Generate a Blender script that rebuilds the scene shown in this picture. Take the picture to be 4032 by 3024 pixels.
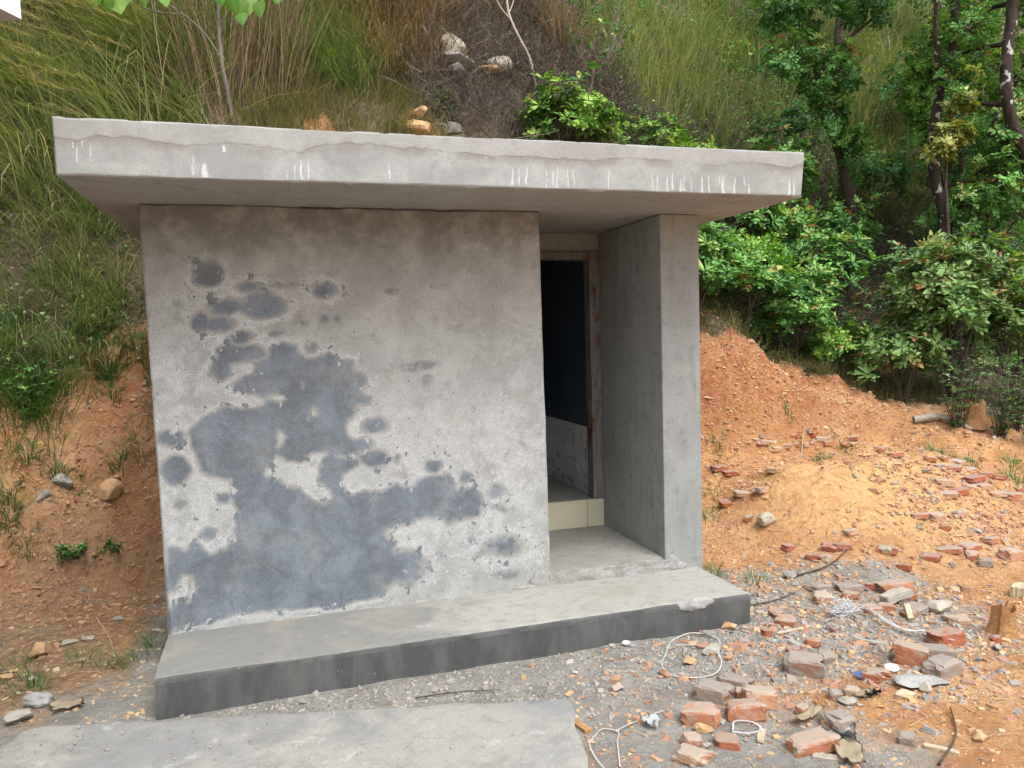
import bpy, bmesh, math, random
import numpy as np
from mathutils import Vector, Matrix
# ---------------------------------------------------------------- camera, sky, sun, exposure
scene = bpy.context.scene
for o in list(bpy.data.objects): bpy.data.objects.remove(o)
col = scene.collection
cam_data = bpy.data.cameras.new('camera'); cam = bpy.data.objects.new('camera', cam_data); col.objects.link(cam)
cam_data.sensor_width = 36; cam_data.lens = 27.73; cam_data.clip_end = 500
cam.matrix_world = Matrix(((.954338, .045806, -.295195, .6381), (-.29741, .052976, -.953279, -4.9356), (-.028028, .997545, .06418, 1.707), (0, 0, 0, 1)))
scene.camera = cam
SUN_EL, SUN_AZ = math.radians(60), math.radians(165)      # azimuth clockwise from +y
world = bpy.data.worlds.new('World'); scene.world = world; world.use_nodes = True
wn = world.node_tree; bg = wn.nodes['Background']
sky = wn.nodes.new('ShaderNodeTexSky'); sky.sky_type = 'NISHITA'; sky.sun_disc = False
sky.sun_elevation = SUN_EL; sky.sun_rotation = SUN_AZ; sky.dust_density = 4.0; sky.air_density = 1.0; sky.ozone_density = 1.0
hs = wn.nodes.new('ShaderNodeHueSaturation'); hs.inputs['Saturation'].default_value = .5     # bright overcast: the blue is veiled
wn.links.new(sky.outputs[0], hs.inputs['Color']); wn.links.new(hs.outputs[0], bg.inputs[0]); bg.inputs[1].default_value = .15
sun_d = bpy.data.lights.new('sun', 'SUN'); sun_d.energy = 1.1; sun_d.angle = math.radians(40); sun_d.color = (.955, 1, .985)
sun = bpy.data.objects.new('sun', sun_d); col.objects.link(sun)
sdir = Vector((math.sin(SUN_AZ)*math.cos(SUN_EL), math.cos(SUN_AZ)*math.cos(SUN_EL), math.sin(SUN_EL)))
sun.rotation_euler = (-sdir).to_track_quat('-Z', 'Y').to_euler()
sun.location = sdir*30
scene.view_settings.view_transform = 'Standard'; scene.view_settings.look = 'None'
scene.view_settings.exposure = 1.02; scene.view_settings.gamma = 1; scene.view_settings.use_curve_mapping = False
scene.render.engine = 'CYCLES'
try:
    scene.cycles.use_denoising = True; scene.cycles.max_bounces = 6; scene.cycles.diffuse_bounces = 3
    scene.cycles.transmission_bounces = 3; scene.cycles.transparent_max_bounces = 4
except Exception: pass
rng = np.random.default_rng(7); random.seed(7)
# ---------------------------------------------------------------- terrain
STATIONS = [
 (-30,[(-40,-.2),(0,-.2),(3,2.0),(6,6),(10,10),(20,16),(40,22)]),
 (-4,[(-40,-.2),(.3,-.2),(2,.8),(3,2.0),(4,4.1),(6,6.8),(10,11),(20,17),(40,22)]),
 (-1.3,[(-40,-.25),(-.5,-.24),(.5,-.2),(1.3,-.02),(2,.82),(2.9,1.93),(3.8,3.9),(5.5,6.4),(10,11),(20,17),(40,22)]),
 (-.3,[(-40,-.25),(-.6,-.22),(1.45,-.16),(1.65,.25),(2,.78),(2.2,1.1),(2.9,1.93),(3.75,3.8),(5.5,6.4),(10,11),(20,17),(40,22)]),
 (1,[(-40,-.22),(2.66,-.2),(2.8,.5),(3.1,2.6),(3.4,3.6),(3.7,3.95),(4.3,4.6),(5.5,6.3),(10,11),(20,17),(40,22)]),
 (3,[(-40,-.2),(2.66,-.2),(2.8,.5),(3.1,2.4),(3.4,3.4),(3.8,3.95),(4.4,4.6),(5.5,6.2),(10,11),(20,17),(40,22)]),
 (4.2,[(-40,-.2),(.5,-.17),(1.4,.02),(2.2,.4),(2.5,1.36),(2.9,1.6),(3.6,3.0),(4.4,4.4),(5.5,5.9),(10,10.5),(20,17),(40,22)]),
 (5.3,[(-40,-.2),(-.3,-.2),(.3,.06),(.7,.37),(1,.48),(1.25,.46),(1.6,.30),(1.95,.40),(2.12,.7),(2.4,1.4),(3.3,2.1),(4.5,3.7),(6,5.5),(10,10),(20,17),(40,22)]),
 (6.5,[(-40,-.2),(-.6,-.2),(.1,-.02),(.6,.27),(1,.43),(1.3,.40),(1.65,.27),(2,.42),(2.25,.8),(2.6,1.15),(3.2,1.25),(3.8,1.75),(4.5,2.5),(6,4.4),(10,9),(20,17),(40,22)]),
 (7.7,[(-40,-.15),(-.6,-.15),(.5,.1),(1.8,.58),(3,1.0),(3.6,1.35),(5,2.4),(6.5,4.1),(10,8.5),(20,17),(40,22)]),
 (9,[(-40,0),(0,.05),(1,.33),(3,.9),(4.5,1.8),(6,3.1),(8,5.3),(12,10),(20,17),(40,22)]),
 (14,[(-40,0),(0,0),(3,.7),(6,3.0),(10,7.5),(14,12.5),(20,17),(40,22)]),
 (40,[(-40,0),(0,.5),(3,1.5),(6,4),(10,9),(14,14),(20,17),(40,22)])]
def _h(ix, iy, s):
    n = (ix*374761393 + iy*668265263 + s*974711) & 0x7fffffff
    n = ((n ^ (n >> 13))*1274126177) & 0x7fffffff
    return ((n ^ (n >> 16)) & 0xffff)/65535.0
def vnoise(x, y, s=0):
    """smooth value noise, -1..1, works on arrays"""
    x = np.asarray(x, float); y = np.asarray(y, float)
    ix = np.floor(x).astype(np.int64); iy = np.floor(y).astype(np.int64)
    fx = x-ix; fy = y-iy
    fx = fx*fx*(3-2*fx); fy = fy*fy*(3-2*fy)
    a = _h(ix, iy, s); b = _h(ix+1, iy, s); c = _h(ix, iy+1, s); d = _h(ix+1, iy+1, s)
    return ((a*(1-fx)+b*fx)*(1-fy)+(c*(1-fx)+d*fx)*fy)*2-1
def fbm(x, y, s=0, o=4):
    r = 0; a = 1.0; t = 0
    for k in range(o):
        r = r+a*vnoise(x*2**k+17.3*k, y*2**k-9.1*k, s+k); t += a; a *= .5
    return r/t
def sst(a, b, t):
    t = np.clip((t-a)/(b-a), 0, 1); return t*t*(3-2*t)
def ground(x, y):
    """height of the ground sheet at x, y (metres)"""
    x = np.asarray(x, float); y = np.asarray(y, float)
    yy = y+.10*vnoise(x*1.3, y*.4, 3)*sst(.6, 2, y)
    xs = np.array([s[0] for s in STATIONS])
    zs = np.array([np.interp(yy, [p[0] for p in s[1]], [p[1] for p in s[1]]) for s in STATIONS])
    k = np.clip(np.searchsorted(xs, x, side='right')-1, 0, len(xs)-2)
    t = (x-xs[k])/(xs[k+1]-xs[k]); t = np.clip(t, 0, 1); t = t*t*(3-2*t)
    z = np.take_along_axis(zs, k[None], 0)[0]*(1-t)+np.take_along_axis(zs, (k+1)[None], 0)[0]*t
    rough = .15+.85*sst(-.1, .5, z)
    z = z+rough*(.10*fbm(x*1.1, y*1.1+z, 11, 3)+.055*fbm(x*4.2, y*4.2+z*3, 21, 3)+.034*fbm(x*11, y*11+z*6, 31, 2))
    face = sst(1.9, 2.2, y)*sst(3.4, 2.9, y)*sst(3.6, 4.2, x)*sst(8., 7., x)+sst(1.2, 1.6, y)*sst(3.2, 2.6, y)*sst(.1, -.1, x)*sst(-3.5, -2.5, x)
    z = z+face*(-.24*np.abs(fbm(x*2.6, z*1.3, 61, 3))+.07*fbm(x*7, z*9, 67, 3)+.08)
    hut = sst(.02, .25, x)*sst(.02, .25, 3.5-x)*sst(-.6, -.4, y)*sst(2.62, 2.55, y)
    return z*(1-hut)+(-.27)*hut
def gz(x, y):
    return float(ground(np.array([x]), np.array([y]))[0])
DAMP_POLYS = [[(0.371, 1.662), (0.427, 1.689), (0.513, 1.669), (0.58, 1.684), (0.639, 1.653), (0.643, 1.612), (0.564, 1.584), (0.431, 1.562), (0.418, 1.505), (0.373, 1.467), (0.31, 1.515), (0.335, 1.572), (0.374, 1.605)], [(0.662, 1.664), (0.736, 1.685), (0.814, 1.665), (0.851, 1.587), (0.913, 1.576), (0.996, 1.612), (1.053, 1.574), (1.135, 1.565), (1.15, 1.492), (1.227, 1.471), (1.237, 1.416), (1.187, 1.375), (1.258, 1.341), (1.238, 1.3), (1.16, 1.286), (1.139, 1.214), (1.084, 1.175), (1.093, 1.114), (1.139, 1.078), (1.224, 1.087), (1.252, 1.036), (1.209, 1.014), (1.148, 0.994), (1.145, 0.909), (1.047, 0.867), (1.056, 0.793), (1.078, 0.743), (1.174, 0.74), (1.295, 0.736), (1.383, 0.778), (1.404, 0.766), (1.496, 0.745), (1.551, 0.793), (1.646, 0.812), (1.727, 0.819), (1.766, 0.762), (1.778, 0.7), (1.917, 0.716), (1.949, 0.638), (1.911, 0.532), (1.772, 0.518), (1.703, 0.504), (1.583, 0.55), (1.502, 0.544), (1.448, 0.509), (1.329, 0.495), (1.289, 0.472), (1.339, 0.414), (1.35, 0.36), (1.494, 0.317), (1.532, 0.272), (1.516, 0.193), (1.476, 0.185), (1.46, 0.133), (1.342, 0.14), (1.288, 0.114), (1.26, 0.064), (1.026, 0.015), (0.716, 0.043), (0.477, 0.075), (0.265, 0.047), (0.081, 0.028), (0.019, 0.019), (0.019, 0.124), (0.066, 0.18), (0.125, 0.222), (0.14, 0.307), (0.122, 0.172), (0.169, 0.203), (0.164, 0.329), (0.097, 0.349), (0.036, 0.245), (0.015, 0.273), (0.023, 0.419), (0.033, 0.51), (0.106, 0.514), (0.138, 0.48), (0.186, 0.537), (0.262, 0.454), (0.355, 0.481), (0.407, 0.588), (0.423, 0.674), (0.406, 0.801), (0.398, 0.882), (0.366, 0.893), (0.292, 0.916), (0.24, 0.955), (0.213, 1.061), (0.185, 1.132), (0.175, 1.188), (0.277, 1.276), (0.409, 1.321), (0.54, 1.305), (0.606, 1.304), (0.625, 1.348), (0.566, 1.388), (0.457, 1.417), (0.426, 1.447), (0.505, 1.496), (0.571, 1.51), (0.58, 1.574), (0.66, 1.615)]]
DRY_ISLANDS = [[(0.449, 1.371), (0.5, 1.397), (0.543, 1.372), (0.632, 1.367), (0.711, 1.393), (0.738, 1.362), (0.686, 1.335), (0.625, 1.35), (0.585, 1.334), (0.557, 1.313), (0.507, 1.323), (0.47, 1.335)], [(0.588, 0.904), (0.624, 0.961), (0.672, 1.016), (0.715, 0.978), (0.806, 0.953), (0.865, 0.996), (0.912, 1.005), (0.982, 1.006), (0.934, 0.973), (0.914, 0.902), (0.905, 0.83), (0.973, 0.776), (0.977, 0.727), (0.922, 0.695), (0.876, 0.712), (0.787, 0.786), (0.708, 0.811), (0.676, 0.861), (0.621, 0.884)], [(0.668, 1.064), (0.684, 1.164), (0.713, 1.174), (0.744, 1.112), (0.709, 1.085), (0.685, 1.051)], [(0.863, 1.218), (0.89, 1.288), (0.928, 1.25), (0.904, 1.21)], [(0.82, 1.411), (0.828, 1.452), (0.839, 1.446), (0.832, 1.41)], [(0.999, 0.981), (1.064, 0.982), (1.148, 1.006), (1.158, 0.938), (1.075, 0.96)]]
DAMP_SPOTS = [(0.334, 2.106, 0.08, 0.073), (0.551, 2.019, 0.068, 0.034), (0.623, 1.907, 0.128, 0.077), (0.421, 1.912, 0.103, 0.045), (0.277, 1.818, 0.048, 0.054), (0.379, 1.813, 0.075, 0.044), (0.497, 1.729, 0.066, 0.039), (0.987, 2.009, 0.072, 0.047), (0.086, 1.153, 0.067, 0.05), (0.107, 0.966, 0.081, 0.089), (1.269, 1.155, 0.079, 0.049), (1.243, 0.95, 0.087, 0.054), (1.389, 0.946, 0.02, 0.023), (1.628, 0.881, 0.054, 0.043), (1.842, 0.776, 0.036, 0.035), (2.049, 0.677, 0.054, 0.037), (2.088, 0.3, 0.107, 0.05), (0.257, 0.579, 0.043, 0.035), (0.364, 0.773, 0.039, 0.037)]
FAINT_SPOTS = [(0.751, 2.029, 0.125, 0.019), (1.404, 1.999, 0.043, 0.024), (0.172, 1.928, 0.038, 0.027), (0.982, 1.82, 0.027, 0.033), (1.058, 1.824, 0.017, 0.029), (0.86, 1.809, 0.029, 0.021), (0.699, 1.742, 0.045, 0.019), (1.572, 1.518, 0.119, 0.035), (1.6, 1.424, 0.037, 0.035), (0.119, 0.769, 0.042, 0.028), (0.216, 1.554, 0.043, 0.016), (0.893, 1.645, 0.046, 0.04), (2.117, 0.567, 0.098, 0.038), (1.628, 0.295, 0.049, 0.027), (1.835, 0.341, 0.063, 0.044), (1.924, 0.269, 0.028, 0.024), (2.096, 0.111, 0.087, 0.034), (1.411, 0.246, 0.107, 0.08)]
DRIPS = [(-0.163, 2.563, 2.67, 0.0051), (-0.108, 2.565, 2.672, 0.0051), (-0.181, 2.626, 2.665, 0.0051), (-0.136, 2.635, 2.671, 0.0043), (0.393, 2.509, 2.598, 0.0184), (0.339, 2.515, 2.648, 0.0084), (0.48, 2.635, 2.676, 0.0101), (0.774, 2.51, 2.575, 0.0067), (0.815, 2.511, 2.607, 0.0059), (0.847, 2.508, 2.646, 0.0084), (0.885, 2.507, 2.648, 0.0059), (1.293, 2.525, 2.648, 0.0059), (1.966, 2.512, 2.654, 0.0079), (2.0, 2.517, 2.647, 0.0062), (2.047, 2.519, 2.644, 0.0079), (2.083, 2.612, 2.646, 0.0044), (2.166, 2.501, 2.619, 0.0053), (2.201, 2.523, 2.625, 0.0045), (2.229, 2.503, 2.655, 0.0054), (2.295, 2.517, 2.636, 0.0054), (2.327, 2.514, 2.646, 0.0063), (2.544, 2.498, 2.65, 0.0055), (2.819, 2.505, 2.633, 0.0094), (2.851, 2.502, 2.63, 0.0113), (2.916, 2.503, 2.61, 0.0095), (2.95, 2.509, 2.642, 0.0067), (2.997, 2.501, 2.617, 0.0096), (3.023, 2.51, 2.636, 0.0134), (3.074, 2.498, 2.61, 0.0077), (3.143, 2.495, 2.631, 0.0078), (3.19, 2.501, 2.637, 0.0068), (3.266, 2.553, 2.63, 0.0059), (3.287, 2.499, 2.635, 0.0138), (3.364, 2.501, 2.643, 0.0079), (3.433, 2.553, 2.631, 0.006), (3.462, 2.503, 2.591, 0.01), (3.749, 2.492, 2.637, 0.0124), (3.78, 2.493, 2.633, 0.0104)]
SEAM = [(-0.269, 2.679), (-0.174, 2.666), (-0.068, 2.688), (0.037, 2.689), (0.137, 2.68), (0.225, 2.662), (0.308, 2.658), (0.449, 2.675), (0.593, 2.681), (0.738, 2.657), (0.85, 2.65), (0.95, 2.685), (1.053, 2.701), (1.053, 2.709), (1.17, 2.706), (1.33, 2.693), (1.493, 2.692), (1.618, 2.685), (1.788, 2.676), (1.963, 2.666), (2.07, 2.674), (2.233, 2.668), (2.418, 2.666), (2.609, 2.691), (2.804, 2.69), (3.016, 2.68), (3.139, 2.671), (3.274, 2.671), (3.434, 2.695), (3.596, 2.692), (3.739, 2.669), (3.851, 2.701)]
BRICKS = [(2.58, -1.66, 0.192, 0.15, 0, 0), (2.76, -1.47, 0.202, 0.141, 2, 0), (2.93, -1.42, 0.18, 0.117, 2, 0), (2.81, -1.69, 0.191, 0.14, 0, 0), (2.94, -1.62, 0.175, 0.149, 3, 0), (3.37, -1.4, 0.223, 0.171, 2, 0), (3.57, -1.33, 0.098, 0.093, 2, 0), (3.97, -1.54, 0.18, 0.2, 0, 0), (4.18, -1.52, 0.196, 0.113, 2, 0), (4.01, -1.71, 0.202, 0.148, 2, 0), (4.37, -1.39, 0.214, 0.139, 1, 0), (3.67, -1.61, 0.134, 0.105, 0, 0), (4.78, -0.55, 0.272, 0.136, 0, 0), (4.49, -0.44, 0.182, 0.109, 2, 0), (4.28, -0.37, 0.156, 0.09, 2, 0), (4.15, -0.58, 0.139, 0.127, 3, 0), (3.73, -0.66, 0.099, 0.082, 1, 0), (3.71, -0.79, 0.124, 0.081, 0, 0), (4.43, -0.85, 0.115, 0.092, 0, 0), (4.33, -0.83, 0.125, 0.074, 0, 0), (4.59, -0.93, 0.151, 0.093, 2, 0), (4.71, -1.17, 0.172, 0.103, 3, 0), (3.15, -1.94, 0.14, 0.128, 2, 0), (2.91, -2.06, 0.23, 0.121, 0, 0), (2.42, -1.83, 0.087, 0.087, 0, 0), (2.58, -1.89, 0.112, 0.088, 1, 0), (2.36, -1.97, 0.161, 0.077, 3, 0), (3.34, -2.15, 0.076, 0.064, 2, 0), (3.44, -1.68, 0.078, 0.074, 3, 0), (3.08, -1.75, 0.061, 0.057, 0, 0), (3.33, -1.68, 0.064, 0.064, 2, 0), (3.46, -1.19, 0.084, 0.069, 1, 0), (2.9, -1.51, 0.066, 0.058, 0, 0), (5.19, -0.04, 0.162, 0.108, 0, 0), (5.49, -0.17, 0.166, 0.083, 1, 0), (5.7, -0.13, 0.197, 0.099, 0, 0), (5.82, -0.24, 0.113, 0.078, 0, 0), (6.07, -0.36, 0.158, 0.144, 3, 0), (5.89, -0.15, 0.158, 0.1, 0, 0), (5.93, 0.23, 0.163, 0.119, 3, 0), (5.79, 0.26, 0.147, 0.088, 0, 0), (6.2, 0.24, 0.167, 0.107, 3, 0), (5.82, -0.35, 0.112, 0.098, 2, 0), (5.18, -0.22, 0.1, 0.067, 1, 0), (4.4, -0.56, 0.113, 0.071, 0, 0), (6.14, -0.11, 0.147, 0.088, 0, 0), (5.92, 0.12, 0.103, 0.073, 1, 0), (4.83, 0.16, 0.147, 0.08, 1, 0), (4.91, 0.13, 0.134, 0.094, 1, 0), (4.65, 0.14, 0.118, 0.066, 1, 0), (5.06, 0.23, 0.123, 0.069, 3, 0), (4.7, 0.07, 0.105, 0.052, 3, 0), (4.48, -0.98, 0.091, 0.068, 0, 0), (4.75, -0.7, 0.109, 0.073, 1, 0), (3.64, -1.13, 0.092, 0.061, 0, 0), (4.58, 0.37, 0.094, 0.067, 1, 0), (4.55, 0.87, 0.085, 0.07, 0, 0), (3.89, -0.99, 0.075, 0.064, 2, 0), (3.48, -0.89, 0.062, 0.041, 1, 0), (4.66, -1.45, 0.066, 0.044, 1, 0), (4.66, -0.45, 0.086, 0.074, 1, 0), (5.44, 1.91, 0.215, 0.091, 3, 1), (5.56, 1.9, 0.175, 0.1, 3, 1), (5.71, 1.95, 0.135, 0.076, 3, 1), (5.86, 1.98, 0.103, 0.077, 0, 1), (5.98, 1.99, 0.095, 0.069, 3, 1), (6.1, 2.01, 0.096, 0.07, 3, 1), (6.21, 2.03, 0.185, 0.079, 3, 1), (6.27, 1.99, 0.115, 0.088, 0, 1), (5.86, 2.02, 0.137, 0.094, 1, 1), (6.12, 2.04, 0.088, 0.061, 1, 1), (6.49, 2.0, 0.144, 0.099, 0, 1), (6.63, 2.04, 0.154, 0.082, 0, 1), (6.61, 2.0, 0.1, 0.072, 3, 1), (6.79, 1.81, 0.153, 0.09, 0, 1), (6.24, 1.0, 0.145, 0.097, 0, 1), (6.57, 0.78, 0.163, 0.082, 3, 1), (6.83, 0.86, 0.151, 0.084, 3, 1), (6.89, 0.79, 0.135, 0.093, 3, 1), (6.69, 0.77, 0.148, 0.082, 0, 1), (6.56, 0.91, 0.115, 0.066, 0, 1), (6.67, 0.88, 0.108, 0.066, 0, 1), (6.37, 0.59, 0.206, 0.119, 3, 1), (6.74, 0.59, 0.245, 0.098, 1, 1), (6.41, 0.43, 0.173, 0.11, 1, 1), (6.27, 0.42, 0.186, 0.077, 3, 1), (6.62, 0.51, 0.137, 0.081, 3, 1), (6.74, 0.5, 0.122, 0.081, 3, 1), (7.09, 0.66, 0.136, 0.093, 1, 1), (6.78, 0.39, 0.154, 0.097, 3, 1), (6.93, 0.37, 0.172, 0.131, 0, 1), (7.18, 0.52, 0.102, 0.085, 0, 1), (4.8, 1.7, 0.171, 0.086, 1, 1), (4.84, 1.6, 0.139, 0.077, 1, 1), (4.68, 1.16, 0.146, 0.088, 3, 1), (4.76, 0.99, 0.137, 0.072, 3, 1), (4.54, 1.2, 0.131, 0.095, 1, 1), (7.01, 0.71, 0.118, 0.068, 0, 1), (4.99, 1.13, 0.119, 0.059, 3, 1)]
# ---------------------------------------------------------------- helpers
def tag(o, label=None, cat=None, group=None, kind=None):
    if label: o['label'] = label
    if cat: o['category'] = cat
    if group: o['group'] = group
    if kind: o['kind'] = kind
    return o
def empty(name, loc, label, cat, group=None):
    o = bpy.data.objects.new(name, None); o.empty_display_size = .1; o.location = loc; col.objects.link(o)
    return tag(o, label, cat, group)
def link(name, me, m=None, parent=None, loc=None):
    o = bpy.data.objects.new(name, me); col.objects.link(o)
    if m is not None and not me.materials: me.materials.append(m)
    if parent is not None:
        o.parent = parent
        # meshes are written in world coordinates; the parent only has a location
        p = parent; off = Vector((0, 0, 0))
        while p is not None: off += p.location; p = p.parent
        o.location = (Vector(loc) if loc is not None else Vector((0, 0, 0)))-off
    elif loc is not None: o.location = loc
    return o
class Geo:
    """collects triangles and quads (numpy) and builds one mesh"""
    def __init__(s): s.v = []; s.t = []; s.q = []; s.a = []; s.n = 0
    def add(s, v, t=None, q=None, a=0.0):
        v = np.asarray(v, float).reshape(-1, 3)
        if t is not None and len(t): s.t.append(np.asarray(t, np.int64).reshape(-1, 3)+s.n)
        if q is not None and len(q): s.q.append(np.asarray(q, np.int64).reshape(-1, 4)+s.n)
        s.a.append(np.broadcast_to(np.asarray(a, float), (len(v),)).copy()); s.v.append(v); s.n += len(v)
    def mesh(s, name, smooth=True, attrs=None):
        me = bpy.data.meshes.new(name)
        v = np.concatenate(s.v); t = np.concatenate(s.t) if s.t else np.zeros((0, 3), np.int64); q = np.concatenate(s.q) if s.q else np.zeros((0, 4), np.int64)
        me.vertices.add(len(v)); me.vertices.foreach_set('co', v.astype(np.float32).ravel())
        nl = t.size+q.size; me.loops.add(nl); me.loops.foreach_set('vertex_index', np.concatenate([t.ravel(), q.ravel()]).astype(np.int32))
        me.polygons.add(len(t)+len(q))
        me.polygons.foreach_set('loop_start', np.concatenate([np.arange(len(t))*3, t.size+np.arange(len(q))*4]).astype(np.int32))
        me.update(calc_edges=True)
        me.polygons.foreach_set('use_smooth', np.full(len(t)+len(q), bool(smooth)))
        A = {'rnd': np.concatenate(s.a)}; A.update(attrs or {})
        for k, val in A.items():
            at = me.attributes.new(k, 'FLOAT', 'POINT'); at.data.foreach_set('value', np.asarray(val, np.float32))
        me.validate(); return me
    def build(s, name, m, parent=None, smooth=True, attrs=None): return link(name, s.mesh(name, smooth, attrs), m, parent)
def unit(v): return v/np.maximum(np.linalg.norm(v, axis=-1, keepdims=True), 1e-9)
def box_bm(x0, x1, y0, y1, z0, z1, bevel=0., seg=2):
    bm = bmesh.new(); bmesh.ops.create_cube(bm, size=1)
    for v in bm.verts: v.co = Vector(((x0+x1)/2+v.co.x*(x1-x0), (y0+y1)/2+v.co.y*(y1-y0), (z0+z1)/2+v.co.z*(z1-z0)))
    if bevel: bmesh.ops.bevel(bm, geom=list(bm.edges), offset=bevel, segments=seg, affect='EDGES', profile=.5)
    return bm
def bm_obj(name, bm, m, parent=None, smooth=False):
    me = bpy.data.meshes.new(name); bm.to_mesh(me); bm.free()
    if smooth: me.polygons.foreach_set('use_smooth', np.ones(len(me.polygons), bool))
    return link(name, me, m, parent)
def box(name, x0, x1, y0, y1, z0, z1, m, parent=None, bevel=0.): return bm_obj(name, box_bm(x0, x1, y0, y1, z0, z1, bevel), m, parent)
def tube(geo, P, rad, n=6, a=0., cap=True):
    P = np.asarray(P, float); k = len(P); rad = np.broadcast_to(np.asarray(rad, float), (k,))
    T = unit(np.gradient(P, axis=0)); ref = np.array([.31, .95, .05]) if abs(T[:, 2]).mean() > .6 else np.array([.05, .1, 1.])
    S = unit(np.cross(T, ref)); U = np.cross(S, T)
    ang = np.arange(n)*2*np.pi/n
    V = P[:, None]+rad[:, None, None]*(np.cos(ang)[None, :, None]*S[:, None]+np.sin(ang)[None, :, None]*U[:, None])
    i, j = np.meshgrid(np.arange(k-1), np.arange(n), indexing='ij'); j2 = (j+1) % n
    Q = np.stack([i*n+j, i*n+j2, (i+1)*n+j2, (i+1)*n+j], -1).reshape(-1, 4)
    V = V.reshape(-1, 3); tri = None
    if cap and n <= 12:
        V = np.concatenate([V, P[-1:]]); j = np.arange(n); tri = np.stack([(k-1)*n+j, (k-1)*n+(j+1) % n, np.full(n, k*n)], -1)
    geo.add(V, t=tri, q=Q, a=a)
def smooth_path(pts, n=24):
    pts = np.asarray(pts, float); d = np.r_[0, np.cumsum(np.linalg.norm(np.diff(pts, axis=0), axis=1))]
    t = np.linspace(0, d[-1], n); out = []
    m = np.gradient(pts, d, axis=0)
    k = np.clip(np.searchsorted(d, t, side='right')-1, 0, len(d)-2); h = (d[k+1]-d[k]); s = ((t-d[k])/h)[:, None]; h = h[:, None]
    return (2*s**3-3*s**2+1)*pts[k]+(s**3-2*s**2+s)*h*m[k]+(-2*s**3+3*s**2)*pts[k+1]+(s**3-s**2)*h*m[k+1]
LEAF = {  # outline of half a leaf: (along, half width)
 'obovate': [(.28, .45), (.66, 1.0)], 'lance': [(.3, .95), (.62, .8)], 'oval': [(.3, .85), (.62, .95)]}
LT = [(0, 2, 1), (0, 3, 2), (4, 7, 5), (5, 7, 6)]; LQ = [(1, 2, 5, 4), (2, 3, 6, 5)]
def leaves(geo, O, D, N, L, Wd, a, shape='obovate', droop=.15, fold=.22):
    O = np.asarray(O, float); n = len(O); D = unit(np.asarray(D, float)); N = np.asarray(N, float)
    S = unit(np.cross(D, N)); N = np.cross(S, D); L = np.broadcast_to(L, (n,))[:, None]; Wd = np.broadcast_to(Wd, (n,))[:, None]
    (t1, w1), (t2, w2) = LEAF[shape]
    def pt(t, w, f): return O+D*L*t+S*Wd*w+N*(L*(-droop*t*t)+Wd*abs(w)*f)
    V = np.stack([pt(0, 0, 0), pt(t1, -w1, fold), pt(t1, 0, 0), pt(t1, w1, fold), pt(t2, -w2, fold), pt(t2, 0, 0), pt(t2, w2, fold), pt(1, 0, 0)], 1)
    base = (np.arange(n)*8)[:, None, None]
    geo.add(V.reshape(-1, 3), t=(np.array(LT)[None]+base).reshape(-1, 3), q=(np.array(LQ)[None]+base).reshape(-1, 4), a=np.repeat(np.broadcast_to(a, (n,)), 8))
def blades(geo, B, az, L, Wd, tilt, bend, a, seg=4):
    """curved grass blades: tilt is the start angle from upright, bend the further turn to the tip"""
    B = np.asarray(B, float); n = len(B); az, L, Wd, tilt, bend, a = [np.broadcast_to(np.asarray(q, float), (n,)) for q in (az, L, Wd, tilt, bend, a)]
    h = np.stack([np.cos(az), np.sin(az), 0*az], 1); s = np.stack([-np.sin(az), np.cos(az), 0*az], 1)
    P = [B]; p = B
    for k in range(seg):
        th = tilt+bend*((k+.5)/seg)**1.3; p = p+(L/seg)[:, None]*(np.sin(th)[:, None]*h+np.cos(th)[:, None]*np.array([0, 0, 1.])); P.append(p)
    w = [.7, 1, .85, .5, .0] if seg == 4 else [.8, 1, .6, 0]
    V = []
    for k in range(seg): V += [P[k]-s*(Wd*w[k]/2)[:, None], P[k]+s*(Wd*w[k]/2)[:, None]]
    V.append(P[seg]); V = np.stack(V, 1); m = 2*seg+1; base = (np.arange(n)*m)[:, None, None]
    Q = np.array([(2*k, 2*k+1, 2*k+3, 2*k+2) for k in range(seg-1)]); T = np.array([(2*seg-2, 2*seg-1, 2*seg)])
    geo.add(V.reshape(-1, 3), t=(T[None]+base).reshape(-1, 3), q=(Q[None]+base).reshape(-1, 4), a=np.repeat(a, m))
    return P[seg]
def twigs(geo, P0, P1, r, a, sag=.1, n=3):
    """many thin bent sticks from P0 to P1"""
    P0 = np.asarray(P0, float); P1 = np.asarray(P1, float); m = len(P0); r = np.broadcast_to(r, (m,))
    mid = (P0+P1)/2+rng.normal(0, 1, (m, 3))*np.linalg.norm(P1-P0, axis=1)[:, None]*sag
    D = unit(P1-P0); S = unit(np.cross(D, rng.normal(0, 1, (m, 3)))); U = np.cross(S, D); V = []
    for p, k in ((P0, 1.), (mid, .75), (P1, .3)):
        for j in range(n):
            c = 2*np.pi*j/n; V.append(p+(r*k)[:, None]*(math.cos(c)*S+math.sin(c)*U))
    V = np.stack(V, 1); base = (np.arange(m)*3*n)[:, None, None]
    Q = np.array([(i*n+j, i*n+(j+1) % n, (i+1)*n+(j+1) % n, (i+1)*n+j) for i in range(2) for j in range(n)])
    geo.add(V.reshape(-1, 3), q=(Q[None]+base).reshape(-1, 4), a=np.repeat(np.broadcast_to(a, (m,)), 3*n))
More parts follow.
